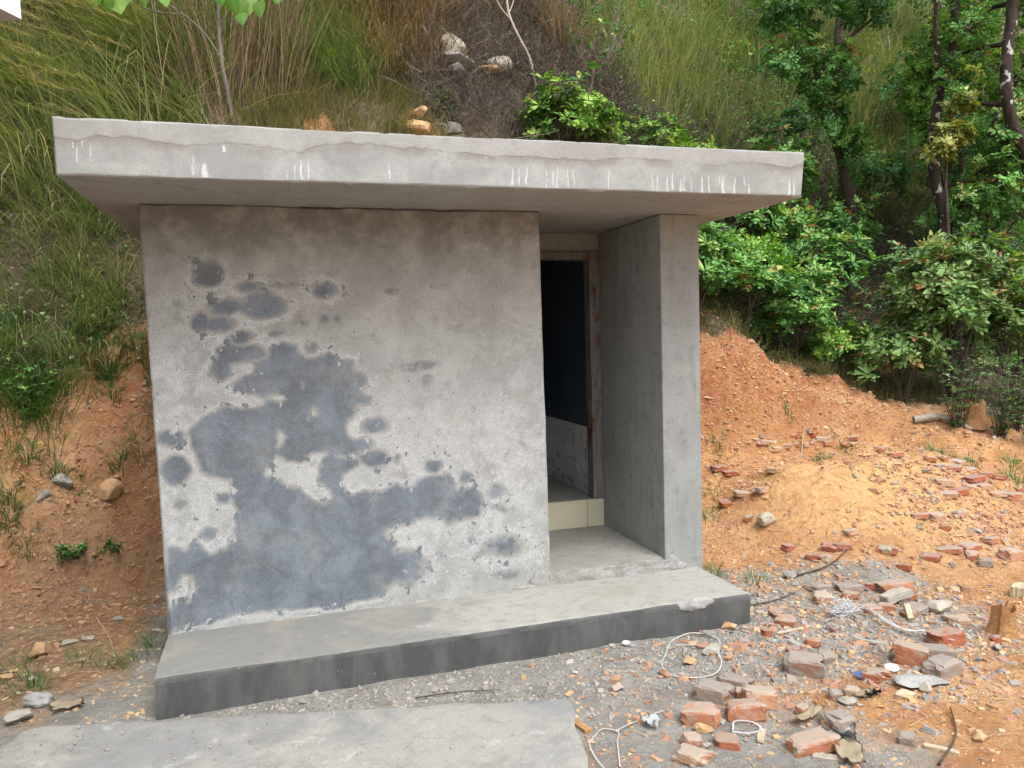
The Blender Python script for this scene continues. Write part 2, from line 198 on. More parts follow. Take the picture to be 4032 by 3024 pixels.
# ---------------------------------------------------------------- materials
class NT:
    def __init__(s, name):
        s.m = bpy.data.materials.new(name); s.m.use_nodes = True; s.t = s.m.node_tree; s.b = s.t.nodes['Principled BSDF']; s.out = s.t.nodes['Material Output']
        s.b.inputs['Specular IOR Level'].default_value = .25; s.b.inputs['Roughness'].default_value = .9
    def n(s, typ, **k):
        x = s.t.nodes.new(typ)
        for a, v in k.items(): setattr(x, a, v)
        return x
    def l(s, a, b): s.t.links.new(a, b)
    def put(s, sock, v):
        if isinstance(v, (int, float)): sock.default_value = v
        elif isinstance(v, tuple): sock.default_value = v if len(v) != 3 or sock.type == 'VECTOR' else (*v, 1)
        else: s.l(v, sock)
    def pos(s): return s.n('ShaderNodeNewGeometry').outputs['Position']
    def obj(s): return s.n('ShaderNodeTexCoord').outputs['Object']
    def attr(s, name): return s.n('ShaderNodeAttribute', attribute_name=name).outputs['Fac']
    def rand(s): return s.n('ShaderNodeObjectInfo').outputs['Random']
    def noise(s, vec, scale, detail=4, rough=.6, dist=0., out='Fac'):
        x = s.n('ShaderNodeTexNoise'); s.put(x.inputs['Vector'], vec); s.put(x.inputs['Scale'], scale); x.inputs['Detail'].default_value = detail
        x.inputs['Roughness'].default_value = rough; x.inputs['Distortion'].default_value = dist; return x.outputs[out]
    def vor(s, vec, scale, out='Distance'):
        x = s.n('ShaderNodeTexVoronoi'); s.put(x.inputs['Vector'], vec); x.inputs['Scale'].default_value = scale; return x.outputs[out]
    def scale(s, vec, v):
        x = s.n('ShaderNodeMapping'); s.put(x.inputs['Vector'], vec); x.inputs['Scale'].default_value = v; return x.outputs[0]
    def math(s, op, a, b=0., c=0.):
        x = s.n('ShaderNodeMath', operation=op); s.put(x.inputs[0], a); s.put(x.inputs[1], b); s.put(x.inputs[2], c); return x.outputs[0]
    def ss(s, v, a, b, lo=0., hi=1.):
        x = s.n('ShaderNodeMapRange', interpolation_type='SMOOTHSTEP')
        if a > b: a, b, lo, hi = b, a, hi, lo
        s.put(x.inputs[0], v); x.inputs[1].default_value = a; x.inputs[2].default_value = b; x.inputs[3].default_value = lo; x.inputs[4].default_value = hi; return x.outputs[0]
    def mix(s, f, a, b, mode='MIX'):
        x = s.n('ShaderNodeMix', data_type='RGBA', blend_type=mode); s.put(x.inputs[0], f); s.put(x.inputs[6], a); s.put(x.inputs[7], b); return x.outputs[2]
    def ramp(s, f, stops):
        x = s.n('ShaderNodeValToRGB'); e = x.color_ramp.elements
        while len(e) < len(stops): e.new(.5)
        for k, (p, c) in enumerate(stops): e[k].position = p; e[k].color = (*c, 1)
        s.put(x.inputs[0], f); return x.outputs[0]
    def bump(s, h, strength=.3, dist=.01, prev=None):
        x = s.n('ShaderNodeBump'); x.inputs['Strength'].default_value = strength; x.inputs['Distance'].default_value = dist; s.put(x.inputs['Height'], h)
        if prev is not None: s.l(prev, x.inputs['Normal'])
        return x.outputs[0]
    def fin(s, color, normal=None, rough=None, spec=None):
        s.put(s.b.inputs['Base Color'], color)
        if normal is not None: s.l(normal, s.b.inputs['Normal'])
        if rough is not None: s.put(s.b.inputs['Roughness'], rough)
        if spec is not None: s.put(s.b.inputs['Specular IOR Level'], spec)
        return s.m
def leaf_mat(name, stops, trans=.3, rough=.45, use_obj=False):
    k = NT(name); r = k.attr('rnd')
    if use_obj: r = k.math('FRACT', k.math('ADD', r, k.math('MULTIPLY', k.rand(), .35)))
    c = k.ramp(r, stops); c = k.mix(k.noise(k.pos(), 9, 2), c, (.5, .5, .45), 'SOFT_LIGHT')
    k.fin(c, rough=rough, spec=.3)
    tr = k.n('ShaderNodeBsdfTranslucent'); k.put(tr.inputs[0], k.mix(1., c, (1.2, 1.25, .5), 'MULTIPLY'))
    mx = k.n('ShaderNodeMixShader'); mx.inputs[0].default_value = trans; k.l(k.b.outputs[0], mx.inputs[1]); k.l(tr.outputs[0], mx.inputs[2]); k.l(mx.outputs[0], k.out.inputs[0])
    return k.m
M = {}
def plaster(name, base, dark, light, scale=1., bump=.25, streak=0.):
    k = NT(name); p = k.pos(); n1 = k.noise(p, 2.2*scale, 6, .65, .4); n2 = k.noise(p, 13*scale, 5, .7); n3 = k.noise(p, 95, 3, .6)
    c = k.mix(k.ss(n1, .35, .68), base, light); c = k.mix(k.ss(n2, .5, .72, 0, .65), c, dark)
    if streak: c = k.mix(k.ss(k.noise(k.scale(p, (9, 9, .9)), 2, 4, .6), .5, .75, 0, streak), c, dark)
    c = k.mix(k.ss(n3, .3, .7, 0, .3), c, dark)
    b = k.bump(n3, bump, .004); b = k.bump(n2, bump, .008, b)
    M[name] = k.fin(c, b); return M[name]
plaster('plaster_plain', (.285, .295, .284), (.17, .174, .167), (.355, .365, .353), streak=.55)
plaster('soffit', (.30, .305, .288), (.215, .213, .197), (.36, .365, .348), .7)
plaster('floor_screed', (.30, .285, .25), (.20, .19, .17), (.40, .385, .35), .8, .12)
plaster('slab_concrete', (.285, .28, .262), (.18, .18, .176), (.385, .375, .34), 1.3, .6)
plaster('white_paint', (.78, .78, .77), (.66, .66, .65), (.82, .82, .81), .6, .1)
plaster('eave_soffit', (.36, .31, .27), (.28, .24, .2), (.42, .37, .33), .6, .1)
plaster('mortar', (.30, .29, .27), (.19, .185, .17), (.42, .41, .39), 3, .8)
def m_wall():
    k = NT('wall_plaster'); p = k.pos(); d = k.attr('damp'); wh = k.attr('lime')
    w1 = k.noise(p, 26, 5, .65); w2 = k.noise(p, 7, 4, .6); fine = k.noise(p, 120, 3, .65)
    d = k.math('ADD', d, k.math('MULTIPLY', k.math('SUBTRACT', w1, .5), .045)); d = k.math('ADD', d, k.math('MULTIPLY', k.math('SUBTRACT', w2, .5), .03))
    d = k.math('ADD', d, k.math('MULTIPLY', k.ss(k.noise(p, 13, 4, .6), .56, .68), .08)); d = k.math('SUBTRACT', d, k.math('MULTIPLY', k.ss(k.noise(k.scale(p, (1.3, 1, 1.)), 10.5, 4, .6), .60, .70), .07))
    dry = k.mix(k.ss(k.noise(p, 3.2, 6, .7, .5), .38, .66), (.335, .343, .328), (.44, .452, .434))
    dry = k.mix(k.ss(k.noise(p, 10, 7, .78, .6), .52, .68, 0, .8), dry, (.262, .26, .24)); dry = k.mix(k.ss(k.noise(p, 19, 6, .8, .3), .58, .70, 0, .55), dry, (.18, .173, .158))
    dry = k.mix(k.math('MULTIPLY', k.attr('faint'), k.ss(w1, .3, .55)), dry, (.17, .172, .18))
    # lime bloom: strong by the damp edge and where the mask says
    halo = k.ss(k.math('ADD', d, k.math('MULTIPLY', k.math('SUBTRACT', k.noise(p, 15, 6, .75), .5), .09)), -.062, -.018); out = k.ss(d, -.004, -.014)
    hal = k.math('MULTIPLY', halo, out)
    lm = k.math('MULTIPLY', wh, k.ss(k.noise(p, 5.5, 6, .66, .3), .40, .56))
    lim = k.math('MAXIMUM', k.math('MULTIPLY', hal, k.ss(k.noise(p, 5, 5, .7), .36, .56, .2, 1.)), lm)
    c = k.mix(k.math('MULTIPLY', lim, k.ss(k.noise(p, 30, 5, .75), .3, .62, .45, .95)), dry, k.mix(k.ss(w1, .3, .7), (.44, .452, .455), (.60, .617, .625)))
    dampc = k.mix(k.ss(k.noise(p, 4.5, 6, .7, .4), .34, .68), (.10, .118, .138), (.19, .227, .27)); dampc = k.mix(k.ss(fine, .42, .75, 0, .5), dampc, (.26, .30, .345))
    dampc = k.mix(k.ss(k.noise(k.scale(p, (14, 14, 2.2)), 1.6, 4, .6), .58, .72, 0, .5), dampc, (.10, .10, .10)); dampc = k.mix(k.ss(k.noise(p, 9, 7, .8, .5), .55, .7, 0, .55), dampc, (.135, .135, .137))
    c = k.mix(k.math('MULTIPLY', k.ss(k.math('ADD', d, k.math('MULTIPLY', k.math('SUBTRACT', fine, .5), .05)), -.018, .018), k.ss(k.noise(p, 3.1, 5, .65), .3, .52, .62, 1.)), c, dampc)
    # brown seam right at the wet line, faint pits and dark specks
    c = k.mix(k.math('MULTIPLY', k.math('MULTIPLY', k.ss(d, -.022, -.008), k.ss(d, .004, -.006)), .35), c, (.30, .27, .22))
    sp = k.vor(k.scale(p, (1, 1, .6)), 24); c = k.mix(k.math('MULTIPLY', k.ss(sp, .17, .08), k.ss(k.noise(p, 7, 3), .48, .62, 0, .6)), c, (.09, .087, .084))
    c = k.mix(k.ss(fine, .3, .66, .4, 0), c, (.12, .116, .11))
    c = k.mix(k.math('MULTIPLY', k.attr('brown'), k.ss(k.noise(p, 5, 6, .7), .32, .6)), c, (.175, .172, .16))  # wall top: brown stain plus overhang shade painted into the plaster colour
    b = k.bump(fine, .35, .004); b = k.bump(w1, .2, .006, b)
    M['wall'] = k.fin(c, b, rough=k.mix(k.ss(d, -.01, .01), (.92, .92, .92), (.7, .7, .7)))
m_wall()
def m_fascia():
    k = NT('fascia_plaster'); p = k.pos(); dr = k.attr('drip'); sm = k.attr('seam'); w1 = k.noise(p, 26, 5, .65); fine = k.noise(p, 120, 3, .65)
    c = k.mix(k.ss(k.noise(p, 3, 6, .7, .5), .36, .66), (.285, .297, .289), (.385, .40, .39)); c = k.mix(k.ss(k.noise(p, 10, 6, .75), .5, .68, 0, .65), c, (.245, .252, .243))
    c = k.mix(k.ss(k.noise(k.scale(p, (10, 10, 1.2)), 2, 4, .6), .56, .76, 0, .35), c, (.27, .26, .245))
    e = k.math('ADD', sm, k.math('MULTIPLY', k.math('SUBTRACT', w1, .5), .03))      # signed height above the plaster seam
    c = k.mix(k.math('MULTIPLY', k.math('MULTIPLY', k.ss(e, -.06, -.003), k.ss(e, .012, 0)), k.ss(k.noise(p, 5, 5, .7), .35, .6)), c, (.25, .235, .21))
    c = k.mix(k.math('MULTIPLY', k.ss(k.math('ABSOLUTE', e), .004, .001), k.ss(k.noise(p, 7, 5, .75), .5, .62, 0, .5)), c, (.17, .165, .155))
    c = k.mix(k.ss(e, 0, .01, 0, .35), c, (.34, .325, .30))
    c = k.mix(k.math('MULTIPLY', k.ss(k.math('ADD', dr, k.math('MULTIPLY', k.math('SUBTRACT', k.noise(p, 45, 4, .7), .5), 1.3)), .35, .85), k.ss(k.noise(p, 9, 3), .3, .6, .22, .78)), c, (.64, .65, .66))
    c = k.mix(k.ss(fine, .3, .68, .25, 0), c, (.17, .165, .16))
    b = k.bump(fine, .35, .004); b = k.bump(w1, .25, .006, b); b = k.bump(k.ss(e, -.006, .006), .25, .005, b)
    M['fascia'] = k.fin(c, b)
m_fascia()
def m_plinth():
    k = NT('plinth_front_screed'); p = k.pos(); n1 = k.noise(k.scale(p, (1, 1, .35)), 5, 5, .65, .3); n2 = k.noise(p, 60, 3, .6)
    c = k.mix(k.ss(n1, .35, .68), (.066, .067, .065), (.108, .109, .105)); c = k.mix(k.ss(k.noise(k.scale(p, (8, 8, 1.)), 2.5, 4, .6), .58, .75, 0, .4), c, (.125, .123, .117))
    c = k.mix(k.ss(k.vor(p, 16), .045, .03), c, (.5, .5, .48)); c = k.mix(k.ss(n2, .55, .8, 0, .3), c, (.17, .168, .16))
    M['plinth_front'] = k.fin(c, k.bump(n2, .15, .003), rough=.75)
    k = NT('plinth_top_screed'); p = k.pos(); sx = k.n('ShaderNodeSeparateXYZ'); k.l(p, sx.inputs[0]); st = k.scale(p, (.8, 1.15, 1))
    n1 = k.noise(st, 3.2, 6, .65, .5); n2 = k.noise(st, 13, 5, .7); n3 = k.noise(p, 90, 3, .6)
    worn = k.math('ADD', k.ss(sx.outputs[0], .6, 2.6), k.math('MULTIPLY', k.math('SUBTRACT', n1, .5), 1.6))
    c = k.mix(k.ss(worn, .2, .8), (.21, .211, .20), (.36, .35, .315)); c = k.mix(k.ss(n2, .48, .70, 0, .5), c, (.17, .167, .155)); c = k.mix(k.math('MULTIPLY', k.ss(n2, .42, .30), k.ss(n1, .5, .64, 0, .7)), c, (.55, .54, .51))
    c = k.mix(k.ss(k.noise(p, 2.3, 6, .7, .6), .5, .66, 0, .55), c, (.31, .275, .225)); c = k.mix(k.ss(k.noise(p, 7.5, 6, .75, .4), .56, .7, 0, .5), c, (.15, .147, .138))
    c = k.mix(k.ss(n3, .3, .7, 0, .2), c, (.2, .19, .18))
    M['plinth_top'] = k.fin(c, k.bump(n3, .15, .003), rough=.8)
m_plinth()
def m_apron():
    k = NT('apron_concrete'); p = k.pos(); n0 = k.noise(p, 1.7, 6, .65, .5); n1 = k.noise(p, 6, 6, .7, .4); n2 = k.noise(p, 22, 5, .75); n3 = k.noise(p, 100, 3, .65)
    c = k.mix(k.ss(n0, .42, .58), (.255, .255, .25), (.35, .335, .295)); c = k.mix(k.ss(n1, .5, .66, 0, .7), c, (.215, .213, .205)); c = k.mix(k.ss(n1, .42, .32, 0, .8), c, (.44, .425, .38))
    c = k.mix(k.ss(n2, .55, .72, 0, .6), c, (.18, .178, .17)); c = k.mix(k.ss(n2, .38, .28, 0, .7), c, (.48, .47, .44)); c = k.mix(k.ss(n3, .35, .7, .3, 0), c, (.15, .15, .145))
    b = k.bump(n3, .5, .005); b = k.bump(n2, .5, .01, b); M['slab_concrete'] = k.fin(c, b)
m_apron()
def m_tile():
    k = NT('marble_tile'); p = k.pos(); a = k.noise(p, 2.6, 4, .6, 1.2); v = k.math('ABSOLUTE', k.math('SUBTRACT', a, .5))
    c = k.mix(k.ss(v, .02, .002, 0, .75), (.70, .70, .69), (.13, .13, .135)); c = k.mix(k.ss(k.noise(p, 7, 3), .5, .7, 0, .3), c, (.45, .45, .45)); M['marble'] = k.fin(c, rough=.25, spec=.5)
    k = NT('cream_tile'); p = k.pos(); c = k.mix(k.noise(p, 8, 3), (.56, .52, .36), (.64, .60, .44)); c = k.mix(k.ss(k.noise(p, 22, 4, .7), .6, .75, 0, .25), c, (.40, .37, .26)); M['cream'] = k.fin(c, rough=.35, spec=.5)
    k = NT('blue_wall_paint'); c = k.mix(k.noise(k.pos(), 3, 4), (.05, .075, .11), (.07, .10, .14)); M['blue_paint'] = k.fin(c, rough=.6)
    k = NT('frame_wood'); p = k.pos(); g = k.noise(k.scale(p, (18, 18, 1.4)), 3, 5, .65, .5); c = k.mix(k.ss(g, .35, .65), (.13, .12, .11), (.22, .205, .19)); c = k.mix(k.ss(k.noise(k.scale(p, (3, 3, 1)), 3, 3), .55, .66), c, (.13, .04, .025)); M['frame'] = k.fin(c, k.bump(g, .4, .003))
m_tile()
def m_ground():
    k = NT('soil'); p = k.pos(); gy = k.attr('dust'); hu = k.attr('humus'); n0 = k.noise(p, .9, 5, .6, .4); n1 = k.noise(p, 4, 6, .7, .3); n2 = k.noise(p, 18, 6, .72); n3 = k.noise(p, 75, 4, .7)
    c = k.mix(k.ss(n1, .34, .66), (.50, .235, .098), (.68, .39, .18)); c = k.mix(k.ss(n0, .45, .7, 0, .55), c, (.74, .51, .29)); c = k.mix(k.ss(n2, .48, .7, 0, .8), c, (.42, .185, .075))
    c = k.mix(k.math('MULTIPLY', k.attr('fresh'), k.ss(n1, .3, .6)), c, k.mix(k.ss(n2, .4, .6), (.46, .20, .09), (.33, .13, .06))); c = k.mix(k.math('MULTIPLY', k.attr('brown'), k.ss(n0, .3, .55)), c, k.mix(k.ss(n2, .4, .62), (.47, .31, .185), (.32, .19, .11)))
    c = k.mix(k.ss(k.vor(p, 24, 'Distance'), .2, .1, 0, .7), c, (.70, .53, .35))
    g = k.mix(k.ss(n1, .35, .65), (.285, .29, .27), (.395, .40, .37)); g = k.mix(k.ss(n2, .52, .72, 0, .5), g, (.21, .20, .185)); g = k.mix(k.math('MULTIPLY', k.ss(n2, .44, .33), k.ss(n1, .5, .6)), g, (.52, .51, .49))
    c = k.mix(k.math('MULTIPLY', k.attr('loose'), k.ss(n1, .25, .55, .4, .9)), c, k.mix(k.ss(n2, .4, .66), (.78, .49, .235), (.64, .355, .155)))
    f = k.math('ADD', gy, k.math('MULTIPLY', k.math('SUBTRACT', k.noise(p, 6, 6, .75), .5), 1.3)); c = k.mix(k.ss(f, .3, .75, 0, .92), c, g)
    h = k.math('ADD', hu, k.math('MULTIPLY', k.math('SUBTRACT', n1, .5), .9)); c = k.mix(k.ss(h, .35, .7), c, k.mix(k.ss(n2, .4, .65), (.13, .105, .07), (.25, .195, .125)))
    c = k.mix(k.ss(n3, .5, .75, 0, .35), c, (.2, .13, .08))
    b = k.bump(n3, .8, .02); b = k.bump(n2, .9, .05, b); M['soil'] = k.fin(c, b, rough=.95)
m_ground()
def brick_mat(name, a, b, grey, amount):
    k = NT(name); p = k.obj(); w = k.pos(); n1 = k.noise(w, 9, 5, .65); n2 = k.noise(w, 55, 5, .7)
    c = k.mix(k.rand(), a, b); c = k.mix(k.ss(n1, .4, .65, 0, .6), c, tuple(x*.72 for x in a)); c = k.mix(k.ss(n2, .5, .72, 0, .5), c, tuple(min(x*1.35, .9) for x in b))
    up = k.n('ShaderNodeSeparateXYZ'); k.l(k.n('ShaderNodeNewGeometry').outputs['Normal'], up.inputs[0])
    dust = k.math('ADD', k.math('MULTIPLY', up.outputs[2], .22), k.noise(w, 13, 5, .7))
    c = k.mix(k.ss(dust, .70-amount, .92-amount, 0, .85), c, grey)
    M[name] = k.fin(c, k.bump(n2, .6, .006), rough=.95)
brick_mat('brick_orange', (.38, .15, .072), (.46, .215, .115), (.36, .30, .24), .22)
brick_mat('brick_red', (.32, .10, .048), (.40, .145, .075), (.32, .25, .20), .16)
brick_mat('brick_grey', (.35, .175, .105), (.39, .235, .155), (.28, .255, .225), .36)
brick_mat('brick_tan', (.44, .235, .135), (.50, .29, .175), (.38, .325, .26), .24)
brick_mat('stone_pale', (.44, .38, .28), (.54, .48, .37), (.36, .33, .28), .2)
brick_mat('stone_grey', (.21, .195, .17), (.32, .295, .255), (.38, .35, .30), .2)
brick_mat('stone_ochre', (.50, .30, .15), (.58, .38, .20), (.40, .30, .2), .05)
def chip_mat():
    k = NT('chips'); r = k.attr('rnd'); c = k.ramp(r, [(0, (.20, .19, .175)), (.25, (.36, .34, .31)), (.45, (.34, .175, .11)), (.6, (.45, .27, .155)), (.8, (.52, .35, .19)), (1, (.58, .50, .37))])
    c = k.mix(k.ss(k.noise(k.pos(), 60, 4, .7), .5, .7, 0, .4), c, (.3, .22, .15)); M['chips'] = k.fin(c)
    k = NT('clods'); r = k.attr('rnd'); c = k.ramp(r, [(.4, (.34, .165, .08)), (.55, (.46, .25, .125)), (.75, (.58, .37, .205))]); c = k.mix(k.ss(k.noise(k.pos(), 50, 4, .7), .5, .7, 0, .4), c, (.26, .12, .06)); M['clods'] = k.fin(c, k.bump(k.noise(k.pos(), 90, 3), .8, .01))
    k = NT('straw'); r = k.attr('rnd'); c = k.ramp(r, [(0, (.12, .08, .05)), (.4, (.30, .20, .11)), (1, (.56, .43, .25))]); M['straw'] = k.fin(c)
chip_mat()
def wood_mat(name, a, b):
    k = NT(name); p = k.obj(); g = k.noise(k.scale(p, (3, 30, 30)), 2.5, 5, .65, .6); c = k.mix(k.ss(g, .35, .65), a, b); c = k.mix(k.ss(k.noise(k.pos(), 14, 4), .5, .7, 0, .4), c, tuple(x*.6 for x in a)); M[name] = k.fin(c, k.bump(g, .5, .004))
wood_mat('wood_pale', (.42, .33, .21), (.60, .50, .35)); wood_mat('wood_grey', (.30, .27, .22), (.46, .42, .35)); wood_mat('wood_orange', (.30, .15, .06), (.48, .27, .12))
def plain(name, c, rough=.6, v=.85):
    k = NT(name); M[name] = k.fin(k.mix(k.noise(k.pos(), 24, 4), c, tuple(x*v for x in c)), rough=rough)
plain('strap_white', (.58, .57, .54), .4); plain('paper_white', (.74, .74, .74), .7); plain('card_tan', (.62, .52, .36), .8); plain('bag_plastic', (.40, .39, .37), .35, .6); plain('black_scrap', (.02, .02, .022), .4); plain('dish_blue', (.10, .13, .30), .3); plain('wire_grey', (.62, .62, .63), .45)
def bark(name, a, b, lichen):
    k = NT(name); p = k.pos(); n1 = k.noise(k.scale(p, (1, 1, .3)), 16, 5, .7, .5); c = k.mix(k.ss(n1, .35, .65), a, b); n2 = k.noise(p, 11, 3, .5)
    if lichen: c = k.mix(k.ss(n2, .60, .64), c, (.42, .42, .39))
    M[name] = k.fin(c, k.bump(n1, .7, .015))
bark('bark_lichen', (.028, .021, .017), (.07, .052, .04), True); bark('bark_grey', (.13, .105, .085), (.23, .19, .155), False); bark('bark_dark', (.045, .034, .026), (.10, .078, .06), False); bark('bark_pale', (.38, .32, .26), (.52, .46, .38), False)
M['leaf_bright'] = leaf_mat('leaf_bright', [(0, (0.065, 0.167, 0.032)), (.45, (0.123, 0.290, 0.051)), (.8, (0.246, 0.478, 0.080)), (.97, (0.435, 0.600, 0.131)), (1, (0.478, 0.319, 0.116))], .32, use_obj=True)
M['leaf_mid'] = leaf_mat('leaf_mid', [(0, (0.060, 0.162, 0.043)), (.45, (0.120, 0.302, 0.080)), (.8, (0.232, 0.488, 0.116)), (.96, (0.511, 0.620, 0.232)), (.985, (0.620, 0.232, 0.116))], .3, use_obj=True)
M['leaf_pale'] = leaf_mat('leaf_pale', [(0, (.06, .14, .04)), (.4, (.135, .27, .075)), (.75, (.23, .38, .115)), (.95, (.36, .50, .20)), (.985, (.38, .15, .07))], .3, use_obj=True)
M['leaf_dark'] = leaf_mat('leaf_dark', [(0, (0.041, 0.115, 0.045)), (.5, (0.100, 0.250, 0.081)), (.85, (0.216, 0.467, 0.134)), (.97, (0.499, 0.620, 0.200)), (1, (0.620, 0.620, 0.267))], .28)
M['leaf_yellow'] = leaf_mat('leaf_yellow', [(0, (0.110, 0.132, 0.033)), (.5, (0.242, 0.275, 0.066)), (1, (0.418, 0.418, 0.132))], .35)
M['leaf_weed'] = leaf_mat('leaf_weed', [(0, (0.055, 0.120, 0.043)), (.5, (0.130, 0.259, 0.086)), (.85, (0.238, 0.389, 0.130)), (.93, (0.302, 0.185, 0.108)), (1, (0.620, 0.620, 0.620))], .25)
M['grass_green'] = leaf_mat('grass_green', [(0, (.075, .115, .035)), (.35, (.155, .22, .07)), (.62, (.25, .305, .12)), (.8, (.39, .385, .21)), (1, (.55, .48, .33))], .3, .6)
M['grass_lush'] = leaf_mat('grass_lush', [(0, (.05, .105, .03)), (.5, (.125, .22, .065)), (.85, (.23, .33, .11)), (1, (.40, .38, .19))], .3, .5)
M['grass_dry'] = leaf_mat('grass_dry', [(0, (0.125, 0.083, 0.056)), (.4, (0.275, 0.192, 0.125)), (.75, (0.451, 0.333, 0.217)), (1, (0.620, 0.534, 0.350))], .2, .8)
M['grass_olive'] = leaf_mat('grass_olive', [(0, (.085, .085, .035)), (.5, (.19, .19, .085)), (.85, (.31, .285, .14)), (1, (.44, .36, .21))], .25, .7)
k = NT('brush'); M['brush'] = k.fin(k.ramp(k.attr('rnd'), [(0, (.048, .035, .03)), (.5, (.115, .088, .074)), (.85, (.22, .175, .15)), (1, (.46, .40, .33))]))
# ---------------------------------------------------------------- ground sheet
VEG = [(-30, 2.2), (-4, 2.5), (-1.3, 2.3), (-.9, 2.5), (-.5, 2.7), (.5, 3.2), (1.2, 3.5), (2.4, 3.5), (3.2, 3.4), (4.2, 2.5), (5.3, 2.5), (6.2, 2.68), (7, 2.62), (7.7, 2.3), (8.5, 1.8), (9, 1.5), (12, .6), (40, 0)]
def veg(x, y): return y-np.interp(x, [v[0] for v in VEG], [v[1] for v in VEG])
def axis(parts):
    return np.unique(np.round(np.concatenate([np.arange(a, b, s) for a, b, s in parts]), 4))
gx = axis([(-60, -8, 4), (-8, -2.4, .25), (-2.4, 8.6, .034), (8.6, 16, .15), (16, 60.1, 4)])
gy_ = axis([(-60, -6, 4), (-6, -3, .2), (-3, 4.6, .034), (4.6, 12, .12), (12, 40.1, 2)])
X, Y = np.meshgrid(gx, gy_, indexing='ij'); Z = ground(X.ravel(), Y.ravel()).reshape(X.shape)
g = Geo(); ni, nj = X.shape; I, J = np.meshgrid(np.arange(ni-1), np.arange(nj-1), indexing='ij')
g.add(np.stack([X, Y, Z], -1), q=np.stack([I*nj+J, (I+1)*nj+J, (I+1)*nj+J+1, I*nj+J+1], -1))
def seg_d(px, py, a, b):
    a = np.array(a); b = np.array(b); d = b-a; t = np.clip(((px-a[0])*d[0]+(py-a[1])*d[1])/(d@d), 0, 1); return np.hypot(px-a[0]-t*d[0], py-a[1]-t*d[1])
xr, yr = X.ravel(), Y.ravel()
dust = np.maximum.reduce([1.25-seg_d(xr, yr, (-.1, -.8), (3.6, -.75))/1.0, 1.1-seg_d(xr, yr, (3.4, -.9), (4.5, -.9))/.9, 1.0-seg_d(xr, yr, (2.0, -1.3), (2.8, -2.2))/1.1, .95-seg_d(xr, yr, (3.7, .2), (5.0, -.3))/.5, .8-seg_d(xr, yr, (-.15, -.3), (-.1, 1.3))/.35])
humus = sst(-.12, .25, veg(xr, yr))
fresh = np.maximum(sst(.65, .2, seg_d(xr, yr, (4.4, 2.4), (7.0, 2.5)))*1., sst(.5, .1, seg_d(xr, yr, (-.3, 1.8), (-.5, 2.2)))*.8)
loose = sst(1.1, .5, np.hypot((xr-5.75)/1.25, (yr-.75)/.75)*.9)
brownm = sst(.3, -.3, xr)*sst(2.2, 1.2, yr)*.9
for cx, cy, r in ((8.9, 4.35, .45), (8.1, 3.45, .4), (9.3, 5.0, .4), (1.2, 3.62, .3), (2.35, 3.7, .3)): humus = humus*sst(r*.5, r, np.hypot(xr-cx, yr-cy))
tag(g.build('ground', M['soil'], attrs={'dust': np.clip(dust, 0, 1), 'humus': humus, 'fresh': fresh, 'brown': brownm, 'loose': loose}), kind='structure')
# ---------------------------------------------------------------- the concrete hut
hut = empty('concrete_hut', (1.78, 1.1, -.27), 'small bare concrete hut with flat overhanging roof, damp-stained front wall and dark doorway', 'hut')
def poly_sd(px, pz, poly):
    poly = np.array(poly); d = np.full(px.shape, 9.); ins = np.zeros(px.shape, bool); n = len(poly)
    for i in range(n):
        a, b = poly[i], poly[(i+1) % n]; d = np.minimum(d, seg_d(px, pz, a, b))
        c = ((a[1] > pz) != (b[1] > pz)); ins ^= c & (px < (b[0]-a[0])*(pz-a[1])/(b[1]-a[1]+1e-12)+a[0])
    return np.where(ins, d, -d)
def ell_sd(px, pz, e): r = np.hypot((px-e[0])/e[2], (pz-e[1])/e[3]); return (1-r)*min(e[2], e[3])
def slab_face(nx, nz, corner):
    """grid of nx*nz points between four corners (bl, br, tl, tr)"""
    u = np.linspace(0, 1, nx); v = np.linspace(0, 1, nz); U, V = np.meshgrid(u, v, indexing='ij'); bl, br, tl, tr = [np.array(c, float) for c in corner]
    P = (bl*(1-U[..., None])+br*U[..., None])*(1-V[..., None])+(tl*(1-U[..., None])+tr*U[..., None])*V[..., None]
    I, J = np.meshgrid(np.arange(nx-1), np.arange(nz-1), indexing='ij')
    return P, U, V, np.stack([I*nz+J, (I+1)*nz+J, (I+1)*nz+J+1, I*nz+J+1], -1).reshape(-1, 4)
